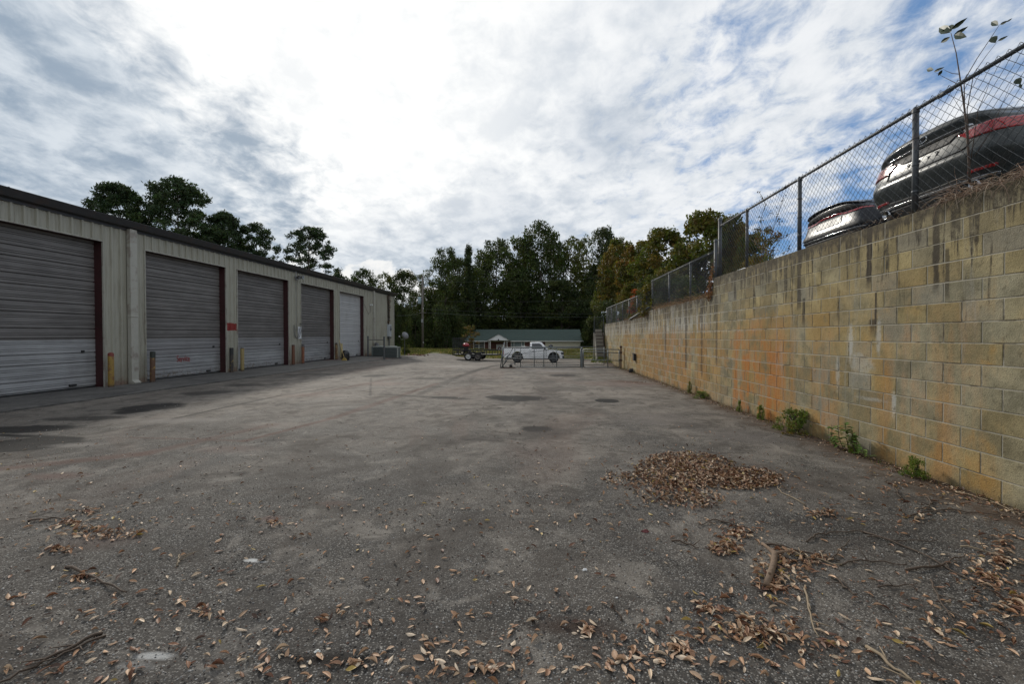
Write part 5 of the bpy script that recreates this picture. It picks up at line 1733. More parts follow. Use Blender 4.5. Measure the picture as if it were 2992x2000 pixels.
def leaf_cards(P, size, aspect, rs, flat=0.0, up=None):
    n = len(P)
    a = rs.normal(size=(n, 3)); a[:, 2] *= (1 - flat); a /= np.linalg.norm(a, axis=1, keepdims=True)
    if up is not None: a = a * .6 + up; a /= np.linalg.norm(a, axis=1, keepdims=True)
    r_ = rs.normal(size=(n, 3)); b = np.cross(a, r_); b /= np.linalg.norm(b, axis=1, keepdims=True)
    s = size * rs.uniform(.6, 1.35, (n, 1))
    A = a * s * .5; B = b * s * .5 * aspect
    # lens-shaped leaf: tip, side, foot, side
    V = np.stack([P + A, P + B + A * .1, P - A, P - B + A * .1], 1).reshape(-1, 3)
    Q = np.arange(n * 4).reshape(-1, 4)
    return V, Q


def crown(name, seed, H, Rw, base, nb, per, size, cols, kind='broad', br=(.75, 1.65), hollow=.45, lean=0):
    """numpy leaves spread through many small clumps; returns (crown mesh object, trunk mesh object) hidden from the scene"""
    rs = np.random.RandomState(seed)
    C, Rb = [], []
    tries = 0
    while len(C) < nb and tries < 9000:
        tries += 1
        t = rs.rand() ** (.8 if kind == 'broad' else 1.0)
        z = H * (base + (1 - base) * t)
        if kind == 'broad': w_ = Rw * math.sqrt(max(.02, 1 - ((t - .42) / .60) ** 2)) * (1 + .10 * math.sin(seed * 3 + t * 14))
        elif kind == 'pine': w_ = Rw * (.92 + .12 * math.sin(seed * 7 + t * 11)) * (1 if t < .55 else math.sqrt(max(.01, 1 - ((t - .55) / .45) ** 2)))
        elif kind == 'cone': w_ = Rw * (1 - t) ** .8 + .25
        elif kind == 'bush': w_ = Rw * math.sqrt(max(.02, 1 - (t * .97) ** 2.2))
        a = rs.rand() * 2 * PI; r = w_ * math.sqrt(rs.uniform(.04 if kind != 'pine' else .12, 1))
        c = np.array([r * math.cos(a) + lean * z, r * math.sin(a), z])
        if C and np.min(np.linalg.norm((np.array(C) - c) * (1, 1, 1.2 if kind != 'pine' else 1.7), axis=1)) < br[0] * .62: continue
        C.append(c); Rb.append(rs.uniform(*br) * (1 - .35 * t if kind == 'broad' else 1))
    P, T = [], []
    cols = np.array(cols)
    for c, rb in zip(C, Rb):
        k_ = int(per * (rb / np.mean(br)) ** 2)
        d = rs.normal(size=(k_, 3)); d /= np.linalg.norm(d, axis=1, keepdims=True)
        rad = rb * rs.uniform(hollow, 1.0, (k_, 1)) ** .7
        rad *= (1 + .35 * np.sin(d[:, :1] * 5 + seed + c[0]) * np.cos(d[:, 1:2] * 4 + c[2]))
        p = c + d * rad * (np.array([1, 1, .7]) if kind == 'pine' else np.array([1, 1, .8]))
        P.append(p)
        tone = cols[rs.randint(len(cols))] * .45 + cols[rs.randint(len(cols))] * .55
        tt = tone[None] * rs.uniform(.55, 1.45, (k_, 1)) * (1 + rs.normal(0, .10, (k_, 3)))
        T.append(tt)
    P = np.concatenate(P); T = np.clip(np.concatenate(T), .003, 1)
    asp = .55 if kind not in ('pine', 'cone') else .34
    V, Q = leaf_cards(P, size, asp, rs, 0, np.array([0, 0, .35]) if kind == 'pine' else None)
    co = fast_mesh('crown', V, Q, foliage, colors=np.repeat(T, 4, 0))
    # trunk and limbs
    tm = MB()
    tr = max(.02, H * .014)
    bend = [(lean * H * t * .9 + .012 * H * math.sin(t * 5 + seed), .010 * H * math.cos(t * 4 + seed), H * .92 * t) for t in np.linspace(0, 1, 9)]
    if kind != 'bush': tm.tube(bend, [tr * (1.15 - 1.05 * i / 8) for i in range(9)], 8)
    else:
        for a in range(5): tm.tube([(0, 0, 0), (Rw * .3 * math.cos(a * 1.3), Rw * .3 * math.sin(a * 1.3), H * .8)], [tr * 1.5, tr * .5], 5)
    order = sorted(range(len(C)), key=lambda i: rs.rand())[:26 if kind != 'bush' else 6]
    for i in order:
        c = C[i]; hz_ = max(.12 * H, c[2] - (.30 if kind == 'broad' else .10) * math.hypot(c[0], c[1]) - .04 * H)
        t = min(.98, hz_ / (H * .92)); k_ = int(t * 8); f = t * 8 - k_
        p0 = Vector(bend[k_]).lerp(Vector(bend[min(8, k_ + 1)]), f)
        p1 = Vector(c); pm = p0.lerp(p1, .5) + Vector((0, 0, .06 * (p1 - p0).length))
        r0 = tr * (1.1 - t) * .55 + .012
        tm.tube([p0, pm, p1], [r0, r0 * .6, r0 * .2], 5, cap=False)
    to = tm.build('trunk', barkm, fix=False)
    for o in (co, to): COL.objects.unlink(o)
    return co, to, H, Rw


DG = [(.026, .044, .014), (.044, .064, .016), (.064, .078, .020), (.036, .050, .018)]
MG = [(.052, .080, .016), (.078, .100, .022), (.10, .105, .024), (.062, .070, .018)]
OL = [(.080, .095, .016), (.12, .115, .020), (.13, .095, .022), (.065, .085, .018), (.10, .115, .02)]
AU = [(.16, .080, .020), (.12, .065, .018), (.12, .11, .020), (.090, .10, .018), (.19, .12, .02)]
PG = [(.030, .054, .022), (.046, .072, .026), (.038, .058, .028)]
protos = {
    'b1': crown('b1', 1, 18, 5.2, .08, 190, 140, .36, DG + MG[:1]),
    'b2': crown('b2', 2, 18, 5.6, .12, 180, 140, .36, DG + MG[:2]),
    'b3': crown('b3', 3, 18, 4.8, .16, 110, 140, .40, MG),
    'b4': crown('b4', 4, 18, 5.4, .06, 200, 140, .38, DG),
    'b5': crown('b5', 5, 18, 4.4, .26, 74, 140, .38, MG + OL[:1], lean=.04),
    'c1': crown('c1', 6, 16, 2.0, .10, 70, 200, .34, DG, 'cone', (.5, .95)),
    'p1': crown('p1', 11, 20, 5.0, .22, 420, 78, .40, PG, 'pine', (.45, .85), .2),
    'p2': crown('p2', 12, 20, 5.4, .20, 480, 78, .40, PG, 'pine', (.45, .85), .2),
    'p3': crown('p3', 13, 20, 4.2, .26, 230, 78, .38, PG, 'pine', (.42, .78), .2),
    'a1': crown('a1', 21, 11, 3.8, .04, 190, 190, .30, OL, 'broad', (.6, 1.25)),
    'a2': crown('a2', 22, 11, 3.6, .04, 180, 190, .30, AU + OL, 'broad', (.6, 1.25)),
    'a3': crown('a3', 23, 8, 2.4, .18, 60, 150, .17, AU + OL[:1], 'broad', (.35, .75)),
    's1': crown('s1', 31, 3, 1.8, .05, 40, 260, .13, MG + DG, 'bush', (.3, .6)),
    's2': crown('s2', 32, 2, 1.1, .08, 60, 330, .075, OL + MG, 'bush', (.18, .36)),
    's3': crown('s3', 33, 6, 4.5, .02, 60, 260, .30, DG, 'bush', (.8, 1.4)),
}


def plant(name, pk_, label, cat, x, y, z, H, Rw, rz, group=None):
    co, to, h0, r0 = protos[pk_]
    t = thing(name, label, cat, (x, y, z), rz, group)
    t.scale = (Rw / r0, Rw / r0, H / h0)
    for s in (co, to):
        c = s.copy(); COL.objects.link(c); c.parent = t
    return t


def tree_px(name, pk_, label, px, ptop, hw, Y, rz, cat='tree', group=None, zb=None):
    p = at_y(px, ptop, Y)
    x = p.x
    z = ground_z(x, Y) - .1 if zb is None else zb
    s_ = 1 + (px - 1560) ** 2 / FPX ** 2
    return plant(name, pk_, label, cat, x, Y, z, (p.z - z) * 1.04, hw / FPX * Y * s_ ** 0, rz, group)


GF = 'trees of the wood behind the lot'
T_ = [
    ('pine_tree', 'p1', 'wide lobed pine behind the shop roof, leftmost of the pines', 345, 562, 116, 50, .3, 'pines behind the shop'),
    ('pine_tree', 'p2', 'biggest rounded pine rising over the shop roof beside the leftmost one', 515, 548, 140, 52, 1.9, 'pines behind the shop'),
    ('pine_tree', 'p1', 'lower pine just right of the biggest pine, over the shop roof', 655, 640, 88, 55, 4.0, 'pines behind the shop'),
    ('pine_tree', 'p3', 'loose dark pine with visible trunk, over the third bay door', 745, 672, 86, 57, 2.4, 'pines behind the shop'),
    ('pine_tree', 'p3', 'lone pine standing clear of the others above the fourth bay door', 905, 680, 92, 62, 5.1, 'pines behind the shop'),
    ('broadleaf_tree', 'b3', 'tiny distant tree top just over the shop eave, right of the lone pine', 985, 802, 22, 95, .4, None),
    ('broadleaf_tree', 'b1', 'dark tree behind the far end of the shop roof, leftmost of the wood', 1062, 800, 58, 82, .2, GF),
    ('broadleaf_tree', 'b3', 'dark loose crowned tree second from left behind the shop corner', 1122, 812, 52, 78, 1.2, GF),
    ('broadleaf_tree', 'b4', 'dark tree directly behind the satellite dish', 1180, 806, 60, 74, 2.2, GF),
    ('broadleaf_tree', 'b5', 'sparse tree directly behind the utility pole', 1240, 812, 44, 80, 3.1, GF),
    ('broadleaf_tree', 'b2', 'taller tree with ragged top right of the utility pole', 1300, 742, 66, 80, 4.4, GF),
    ('cedar_tree', 'c1', 'slim pointed dark conifer standing up among the rounder trees', 1368, 728, 24, 80, 1.4, GF),
    ('broadleaf_tree', 'b2', 'broad tree behind the left half of the brick house', 1450, 718, 88, 90, 5.6, GF),
    ('broadleaf_tree', 'b3', 'airy tree between the broad tree and the tallest one', 1508, 712, 50, 96, 2.7, GF),
    ('broadleaf_tree', 'b1', 'tallest tree of the wood, behind the middle of the house', 1578, 672, 84, 92, 3.3, GF),
    ('broadleaf_tree', 'b5', 'tree with sky gaps and leaning limbs right of the tallest tree', 1662, 708, 62, 94, .9, GF),
    ('broadleaf_tree', 'b3', 'ragged tree above the right end of the house', 1712, 712, 46, 98, 5.0, GF),
    ('broadleaf_tree', 'b4', 'dense ivy clad tree with flat top behind the wooden steps', 1762, 684, 54, 96, 4.1, GF),
    ('broadleaf_tree', 'b2', 'dark tree filling the middle behind the utility lines, left of the house roof', 1385, 800, 80, 84, 2.1, GF),
    ('broadleaf_tree', 'b4', 'low dark tree behind the right part of the green roof', 1640, 830, 80, 86, 5.5, GF),
    ('broadleaf_tree', 'b1', 'low dark tree behind the porch gable', 1520, 800, 80, 88, 1.1, GF),
    ('broadleaf_tree', 'b4', 'low dark tree between the house and the wooden steps', 1745, 830, 64, 84, 3.6, GF),
    ('broadleaf_tree', 'b4', 'rounded dark tree between the slim conifer and the ragged one beside the pole', 1338, 772, 60, 90, 2.0, GF),
    ('broadleaf_tree', 'b2', 'dark tree just right of the slim conifer', 1412, 756, 56, 92, 3.0, GF),
    ('broadleaf_tree', 'b1', 'dark tree closing the gap left of the tallest tree', 1535, 722, 56, 98, 4.6, GF),
    ('broadleaf_tree', 'b2', 'leafy tree closing the gap right of the tallest tree', 1620, 726, 56, 99, .5, GF),
    ('broadleaf_tree', 'b4', 'tree filling in behind the flat topped ivy clad one', 1792, 722, 56, 100, 5.9, GF),
    ('autumn_tree', 'a2', 'rusty brown autumn tree behind the far fence, left of the olive one', 1812, 712, 62, 66, .7, 'autumn trees behind the upper lot'),
    ('autumn_tree', 'a2', 'reddish tree between the rusty brown and the tall olive trees', 1870, 722, 72, 58, 2.9, 'autumn trees behind the upper lot'),
    ('autumn_tree', 'a1', 'olive and orange tree left of the highest autumn crown', 1945, 690, 98, 52, 4.0, 'autumn trees behind the upper lot'),
    ('autumn_tree', 'a1', 'highest autumn tree, olive turning brown, behind the double fence post', 2065, 648, 118, 46, 5.2, 'autumn trees behind the upper lot'),
    ('autumn_tree', 'a2', 'brown topped autumn tree just right of the highest one', 2150, 648, 52, 44, 1.8, 'autumn trees behind the upper lot'),
    ('autumn_tree', 'a1', 'olive tree behind the fence between the highest autumn tree and the thin reddish one', 2195, 705, 62, 40, 2.2, 'autumn trees behind the upper lot'),
    ('autumn_tree', 'a3', 'thin reddish tree seen through the fence mesh, rightmost', 2238, 680, 62, 34, 3.5, 'autumn trees behind the upper lot'),
    ('autumn_tree', 'a1', 'bright green tree low behind the far fence', 1850, 835, 50, 52, 3.5, 'autumn trees behind the upper lot'),
    ('autumn_tree', 'a3', 'small tree with yellow and red leaves in front of the left house window', 1374, 955, 30, 57, 1.0, None),
]
for (nm, pk_, lb, px, pt_, hw, Y, rz, gr) in T_:
    zb = None
    if nm == 'autumn_tree' and px > 1800: zb = 1.6
    tree_px(nm, pk_, lb, px, pt_, hw, Y, rz, 'pine' if nm == 'pine_tree' else 'tree', gr, zb)

S_ = [
    ('bush', 's3', 'big dark ivy mound right of the utility pole', 1300, 905, 62, 66, 0, None),
    ('bush', 's3', 'dark thicket left of the utility pole base', 1215, 930, 44, 66, 1, None),
    ('bush', 's3', 'dark thicket behind the satellite dish and shop corner', 1165, 900, 36, 56, 2, None),
    ('bush', 's3', 'dark bushes left of the brick house behind the trailer ramp', 1350, 930, 44, 78, 3, None),
    ('bush', 's1', 'yellowing shrub at the foot of the satellite dish pole', 1186, 1008, 12, 42, 1, None),
    ('bush', 's3', 'dark bushes beyond the right end of the house', 1735, 940, 44, 74, 4, None),
]
for (nm, pk_, lb, px, pt_, hw, Y, rz, gr) in S_: tree_px(nm, pk_, lb, px, pt_, hw, Y, rz, 'bush', gr)
# bushes standing on the upper lot along the fence
plant('bush', 's2', 'olive leafy bush growing through the far fence above the block wall', 'bush', 5.0, 17.6, 2.10, 1.75, 1.15, .5)
plant('bush', 's2', 'low dark bush spilling over the wall top left of the olive one', 'bush', 5.2, 20.2, 2.10, 1.30, 1.0, 2.5)
plant('bush', 's1', 'tall green bush behind the far fence, left of the olive one', 'bush', 6.5, 24.0, 2.1, 2.5, 1.5, 1.5)
plant('bush', 's1', 'grey green brush at the far end of the fence above the steps', 'bush', 4.6, 29.8, 1.7, 2.2, 1.1, 3.5)
RL = [(.30, .085, .02), (.38, .12, .03), (.24, .06, .02)]
protos['r1'] = crown('r1', 41, 1.4, .5, .1, 26, 170, .07, RL, 'bush', (.10, .22))
plant('bush', 'r1', 'small bush with orange red leaves at the far fence', 'bush', 4.75, 21.3, 2.2, 1.5, .55, 0)
protos['g1'] = crown('g1', 42, .55, .5, .02, 34, 90, .045, [(.10, .17, .025), (.16, .20, .03), (.07, .12, .02)], 'bush', (.07, .15))
protos['g2'] = crown('g2', 43, .55, .5, .02, 40, 70, .050, [(.085, .14, .025), (.12, .17, .03), (.10, .13, .03), (.15, .12, .04)], 'bush', (.07, .15))
for i, (px, py, hw, H, pk_, lb) in enumerate([
        (1826, 990, 60, .34, 'g2', 'bushy browning weed at the foot of the block wall, biggest of the weeds'),
        (1955, 1046, 14, .22, 'g1', 'low green weed just right of the leafy seedlings'),
        (2108, 1092, 30, .20, 'g1', 'small bright weed at the wall foot nearest the camera'),
        (1608, 910, 24, .16, 'g1', 'flat green weed at the wall foot, fourth from the camera'),
        (1742, 948, 12, .24, 'g1', 'thin green weed low beside the rust stained wall'),
        (1694, 935, 6, .22, 'g1', 'slim green shoot at the wall foot'),
        (1580, 893, 6, .30, 'g2', 'tiny shoot rooted in the wall foot, farthest of the weeds')]):
    x, y = flat_xy(px * D_, py * D_)
    x = 4.10 if i != 2 else 4.05
    y = at_x(px * D_, py * D_, 4.1).y
    plant('weed', pk_, lb, 'weed', x, y, 0, H, max(.05, hw * D_ / FPX * y * .8), i * 1.3, 'weeds along the foot of the wall')


def leaf_shape(m, p, d, up, L, W, mi=0, curl=.15):
    """one real leaf: pointed oval folded along its midrib"""
    d = Vector(d).normalized(); up = Vector(up); s = d.cross(up).normalized(); n = s.cross(d)
    p = Vector(p)
    st = [(0, .0), (.15, .55), (.4, 1), (.7, .75), (1, 0)]
    rows = []
    for t, w_ in st:
        c = p + d * (L * t) - n * (curl * L * t * t)
        rows.append((c - s * (W / 2 * w_) + n * (.16 * W * w_), c, c + s * (W / 2 * w_) + n * (.16 * W * w_)))
    for a, b_ in zip(rows, rows[1:]):
        m.quad([a[0], a[1], b_[1], b_[0]], mi); m.quad([a[1], a[2], b_[2], b_[1]], mi)


green_leaf = mat('fresh_leaf', (.045, .080, .016), .45, var=.4, vscale=9)
dark_leaf = mat('dark_leaf', (.022, .040, .012), .45, var=.4, vscale=9)
bronze_leaf = mat('bronze_leaf', (.16, .09, .02), .5, var=.4, vscale=9)
stemm = mat('brown_stem', (.075, .050, .035), .8, var=.3)


def W(px, py, X):
    """photo pixel on the upright plane x = X"""
    return at_x(px, py, X)


def sapling(label, stems, leaves, X, cat='sapling', name='sapling', lf=dark_leaf):
    base = W(*stems[0][0][0], X)
    t = thing(name, label, cat, base)
    for pts, r in stems:
        pp = [W(a, b_, X + (.012 * math.sin(i * 2.3))) - base for i, (a, b_) in enumerate(pts)]
        MB().tube(pp, [r * (1 - .75 * i / max(1, len(pp) - 1)) for i in range(len(pp))], 6).build('stem', stemm, t, True)
    for (a, b_, c_, d_, w_) in leaves:
        p, q_ = W(a, b_, X) - base, W(c_, d_, X) - base
        m = MB(); dd = q_ - p
        leaf_shape(m, p, dd, (Vector((0, 0, EYE)) - (p + base)).normalized(), dd.length * 1.1, dd.length * w_ * 1.25, 0, .12)
        m.build('leaf', lf if (a + b_) % 7 else bronze_leaf, t, True)
    return t


def Z(x, y): return (2640 + x / 2.80, y / 2.80)


sapling('bare stemmed sapling with a topknot of leaves poking above the fence', [
    ([Z(540, 1500), Z(535, 1330), Z(520, 1080), Z(500, 900), Z(475, 730), Z(455, 590), Z(430, 430), Z(388, 270)], .012),
    ([Z(455, 605), Z(400, 600), Z(350, 580), Z(318, 562)], .004), ([Z(470, 700), Z(400, 665), Z(320, 625), Z(250, 585)], .004),
    ([Z(530, 1180), Z(620, 1090), Z(740, 960)], .004), ([Z(540, 1300), Z(440, 1200), Z(330, 1140)], .004), ([Z(510, 960), Z(440, 850), Z(380, 760)], .003)],
    [(*Z(388, 262), *Z(282, 222), .30), (*Z(390, 255), *Z(360, 212), .7), (*Z(392, 240), *Z(500, 160), .24), (*Z(410, 290), *Z(508, 228), .24), (*Z(415, 285), *Z(496, 298), .38),
     (*Z(382, 300), *Z(300, 350), .28), (*Z(345, 235), *Z(302, 270), .25), (*Z(352, 240), *Z(330, 278), .3), (*Z(247, 570), *Z(184, 566), .32), (*Z(250, 585), *Z(318, 555), .22), (*Z(318, 570), *Z(284, 618), .4)], 4.36)
sapling('two thin arching shoots with few leaves beside the taller sapling', [
    ([Z(545, 1420), Z(500, 900), Z(495, 660), Z(600, 480), Z(720, 300), Z(785, 200)], .006), ([Z(545, 1420), Z(520, 900), Z(575, 600), Z(680, 450), Z(770, 335)], .005),
    ([Z(580, 1280), Z(700, 1100), Z(800, 870), Z(880, 680)], .004), ([Z(545, 1350), Z(610, 900), Z(680, 740), Z(720, 620)], .004)],
    [(*Z(775, 205), *Z(715, 175), .35), (*Z(790, 200), *Z(845, 172), .3), (*Z(845, 178), *Z(884, 152), .25), (*Z(725, 300), *Z(748, 342), .7), (*Z(770, 335), *Z(842, 298), .22), (*Z(920, 645), *Z(952, 680), .7), (*Z(950, 685), *Z(962, 718), .4)], 4.40)


# vine climbing the fence mesh further down
rs = random.Random(12)
def vine(label, paths, X, L=.05, dens=26, lf=green_leaf, name='vine', both=True, jit=.05, mats=None):
    base = W(*paths[0][0], X)
    t = thing(name, label, 'vine', base)
    st = MB(); lv = MB()
    for pth in paths:
        pp = [W(a, b_, X) - base for a, b_ in pth]
        st.tube(pp, .004, 5)
        for a, b_ in zip(pp, pp[1:]):
            for i in range(int((b_ - a).length * dens) + 1):
                p = a.lerp(b_, rs.random()) + Vector((rs.uniform(-jit, jit) * .4, rs.uniform(-jit, jit), rs.uniform(-jit, jit)))
                d = Vector((rs.uniform(-1, .3), rs.uniform(-1, 1), rs.uniform(-.8, .8)))
                leaf_shape(lv, p, d, Vector((rs.uniform(-.5, .5), rs.uniform(-.5, .5), 1)), L * rs.uniform(.6, 1.2), L * .5, rs.randrange(3))
    st.build('stem', stemm, t, True); lv.build('leaves', mats or [lf, dark_leaf, bronze_leaf], t, fix=False)
    return t


def Z2(x, y): return (2040 + x / 5.228, 560 + y / 5.228)


vine('leafy vine straggling up through the fence above the stepped wall', [
    [Z2(1100, 1000), Z2(1110, 660), Z2(1190, 440), Z2(1250, 250), Z2(1310, 90)], [Z2(1000, 1000), Z2(980, 600), Z2(960, 400), Z2(1030, 200), Z2(985, 90), Z2(930, 10)],
    [Z2(1110, 660), Z2(1060, 620), Z2(900, 560), Z2(830, 610)], [Z2(1190, 480), Z2(1250, 410), Z2(1240, 520)], [Z2(1150, 340), Z2(1080, 320)], [Z2(1300, 670), Z2(1400, 650)], [Z2(1300, 930), Z2(1420, 880)],
    [Z2(1000, 1000), Z2(900, 800), Z2(800, 720)], [Z2(1100, 950), Z2(1200, 800), Z2(1270, 720)], [Z2(1150, 900), Z2(1230, 900)]], 4.42, .050, 26, jit=.06)
vine('dead rust coloured creeper hanging where the block wall steps down', [
    [(2076, 868), (2078, 820), (2082, 780)], [(2072, 872), (2074, 830), (2080, 800)], [(2074, 874), (2066, 860), (2070, 845)]], 4.19, .06, 150, jit=.07, name='dry_creeper',
    mats=[mat('rust_leaf', (.28, .10, .035), .8, var=.3), mat('rust_leaf2', (.36, .16, .06), .8, var=.3), mat('straw_leaf', (.35, .22, .09), .8, var=.3)])


# dry tangle on the wall top: near right, and the dead grass on the lower top
def tangle(label, y0, y1, X, z, n, L, mats_, hang=.1, name='dry_vine', seed=1, wd=.0018):
    rr = random.Random(seed)
    t = thing(name, label, 'dry stems', (X, y0, z))
    m = MB()
    for i in range(n):
        y_ = rr.uniform(0, y1 - y0); a = rr.uniform(0, 2 * PI); el = rr.uniform(-.35, .7)
        ln = L * rr.uniform(.4, 1.3)
        d = Vector((math.cos(a) * .5, math.sin(a), el)).normalized()
        p = Vector((rr.uniform(-.03, .14), y_, .01 + rr.random() ** 2 * .07))
        pts = [p]
        for k_ in range(4):
            d = (d + Vector((rr.uniform(-.45, .35), rr.uniform(-.4, .4), rr.uniform(-.55, .25) - hang * k_ * .5))).normalized()
            nx = pts[-1] + d * ln / 4
            if nx.x > -.015: nx.z = max(nx.z, .004)
            pts.append(nx)
        m.tube(pts, [wd * 1.3, wd, wd, wd * .7, wd * .4], 3, rr.randrange(len(mats_)), cap=False)
    m.build('stems', mats_, t, fix=False)
    return t


dry = [mat('dry_stem_grey', (.34, .27, .20), .9, var=.3), mat('dry_stem_brown', (.22, .14, .085), .9, var=.3), mat('dry_stem_red', (.28, .19, .14), .9, var=.3)]
straw_ = [mat('straw_a', (.34, .23, .10), .9, var=.3), mat('straw_b', (.24, .13, .06), .9, var=.3), dry[1]]
tangle('tangle of dry brown stems hanging over the wall top below the big sedan', 3.3, 5.0, 4.20, 2.879, 620, .26, dry, .30, seed=4, wd=.0024)
tangle('thin scatter of dead stems on the wall top by the second sedan', 5.0, 6.6, 4.25, 2.879, 70, .14, dry, .1, seed=5)
tangle('dead straw coloured grass on the lower wall top beside the step', 11.0, 16.6, 4.22, 2.468, 700, .28, straw_, .05, seed=6, wd=.003)
tangle('matted dead grass on the far low wall top', 16.9, 22, 4.24, 2.262, 260, .22, straw_, .05, seed=7, wd=.004)
# rusty ivy on the shop wall by the meter
t = thing('ivy', 'dried brown ivy strip climbing the shop wall above the meter box', 'ivy', SHW(.04, 39.4, 2.5))
t.rotation_euler = SH.rotation_euler
m = MB(); st = MB(); rr = random.Random(9)
for i in range(420):
    z_ = rr.uniform(0, 2.55); y_ = .25 * math.sin(z_ * 1.6) * .6 + (rr.gauss(0, .10) if z_ < 1.9 else rr.uniform(-.25, .5)) + .1
    d = Vector((rr.uniform(.1, .6), rr.uniform(-1, 1), rr.uniform(-1, .2)))
    leaf_shape(m, (.03 + rr.random() * .05, y_, z_), d, (1, 0, .3), rr.uniform(.06, .14), .08, rr.randrange(3))
for a in range(3): st.tube([(.02, .1 + .2 * math.sin(z_ * 1.5 + a) * .6, z_) for z_ in np.linspace(-.2, 2.5, 12)], .012, 5)
m.build('leaves', [mat('ivy_brown', (.075, .040, .020), .8, var=.4), mat('ivy_dark', (.035, .035, .016), .8, var=.4), mat('ivy_tan', (.13, .075, .035), .8, var=.3)], t, fix=False)
st.build('stem', stemm, t)

# leafy seedlings at the wall foot
def seedling(label, y0, heights, X=4.08):
    t = thing('seedling', label, 'seedling', (X, y0, 0), 0, 'weeds along the foot of the wall')
    rr = random.Random(int(y0 * 100))
    for (dy, h) in heights:
        m = MB(); st = MB()
        tip = Vector((rr.uniform(-.12, .0), dy + rr.uniform(-.05, .05), h))
        b0_ = Vector((0, dy, 0))
        st.tube([b0_, b0_.lerp(tip, .5) + Vector((-.02, 0, 0)), tip], [.006, .004, .002], 5)
        for i in range(int(h * 75)):
            f = rr.uniform(.2, 1); p = b0_.lerp(tip, f); a = rr.uniform(0, 2 * PI)
            d = Vector((math.cos(a), math.sin(a), rr.uniform(-.1, .5)))
            leaf_shape(m, p, d, (0, 0, 1), rr.uniform(.06, .11), rr.uniform(.028, .05), rr.randrange(2))
        st.build('stem', stemm, t); m.build('leaves', [mat('seedling_leaf', (.075, .15, .022), .5, var=.3), mat('seedling_leaf2', (.11, .17, .03), .5, var=.3)], t, fix=False)
seedling('upright seedling with broad bright green leaves against the block wall', 6.15, [(0, .40), (.12, .34), (-.10, .30), (.20, .22), (-.35, .14), (-.22, .2), (.3, .3)])

# soil and grass -----------------------------------------------------------
rs = np.random.RandomState(8)
def grass(n, xr, yr, hmin, hmax, cols, cond, name='grass', w=.02):
    x = rs.uniform(*xr, n); y = rs.uniform(*yr, n)
    keep = np.array([cond(a, b_) for a, b_ in zip(x, y)])
    x, y = x[keep], y[keep]; n = len(x)
    z = np.array([ground_z(a, b_) for a, b_ in zip(x, y)])
    h = rs.uniform(hmin, hmax, n); a = rs.uniform(0, 2 * PI, n); l = rs.normal(0, .35, (n, 2))
    wv = w * rs.uniform(.6, 1.5, n)
    b0_ = np.stack([x - np.cos(a) * wv, y - np.sin(a) * wv, z - .01], 1); b1_ = np.stack([x + np.cos(a) * wv, y + np.sin(a) * wv, z - .01], 1)
    tp = np.stack([x + l[:, 0] * h, y + l[:, 1] * h, z + h], 1)
    V = np.stack([b0_, b1_, tp], 1).reshape(-1, 3); Q = np.arange(3 * n).reshape(-1, 3)
    c = np.array(cols)[rs.randint(len(cols), size=n)] * rs.uniform(.7, 1.3, (n, 1))
    return tag(fast_mesh(name, V, Q, foliage, colors=np.repeat(c, 3, 0)), kind='stuff', label='patchy green and straw coloured grass beyond the asphalt')
gc = [(.07, .11, .02), (.12, .15, .03), (.20, .17, .07), (.26, .20, .09), (.10, .12, .03)]
grass(34000, (-16, 9), (41, 56), .06, .26, gc, lambda a, b_: not in_lot(a, b_) and math.sin(a * 1.7 + b_) + math.sin(b_ * 2.3 - a) > -1.0, w=.03)
grass(16000, (1.5, 8), (24, 44), .05, .28, gc[:3] + [(.05, .09, .015)], lambda a, b_: ground_z(a, b_) > -.02 + .0 * a and not (a < 4.2 and b_ < 25.5 and a < 3.4) and ground_z(a, b_) - (-.04 * max(0, min(b_, 34.5) - 24)) > .12, 'grass', w=.018)
grass(5200, (3.75, 4.2), (2.5, 24), .015, .085, [(.14, .10, .05), (.20, .15, .07), (.08, .11, .03), (.10, .07, .04)], lambda a, b_: a > 4.2 - abs(.12 + .18 * math.sin(b_ * 2.1) * math.sin(b_ * .7)), 'grass', w=.004)['label'] = 'thin dry grass and straw along the foot of the block wall'
# far wood as one mass behind the single trees
def wood():
    N = 30000
    x = rs.uniform(-62, 40, N); y = rs.uniform(99, 110, N)
    top = 7.5 + 3.0 * np.sin(x * .23) + 2 * np.sin(x * .61 + 1)
    z = -2 + (top + 2) * rs.rand(N) ** .8
    P = np.stack([x, y, z], 1)
    V, Q = leaf_cards(P, 1.3, .7, rs)
    c = np.array(DG)[rs.randint(4, size=N)] * rs.uniform(.4, 1.2, (N, 1))
    return fast_mesh('far_woodland', V, Q, foliage, colors=np.repeat(c, 4, 0))
tag(wood(), 'dark mass of woodland far behind the house', kind='stuff')

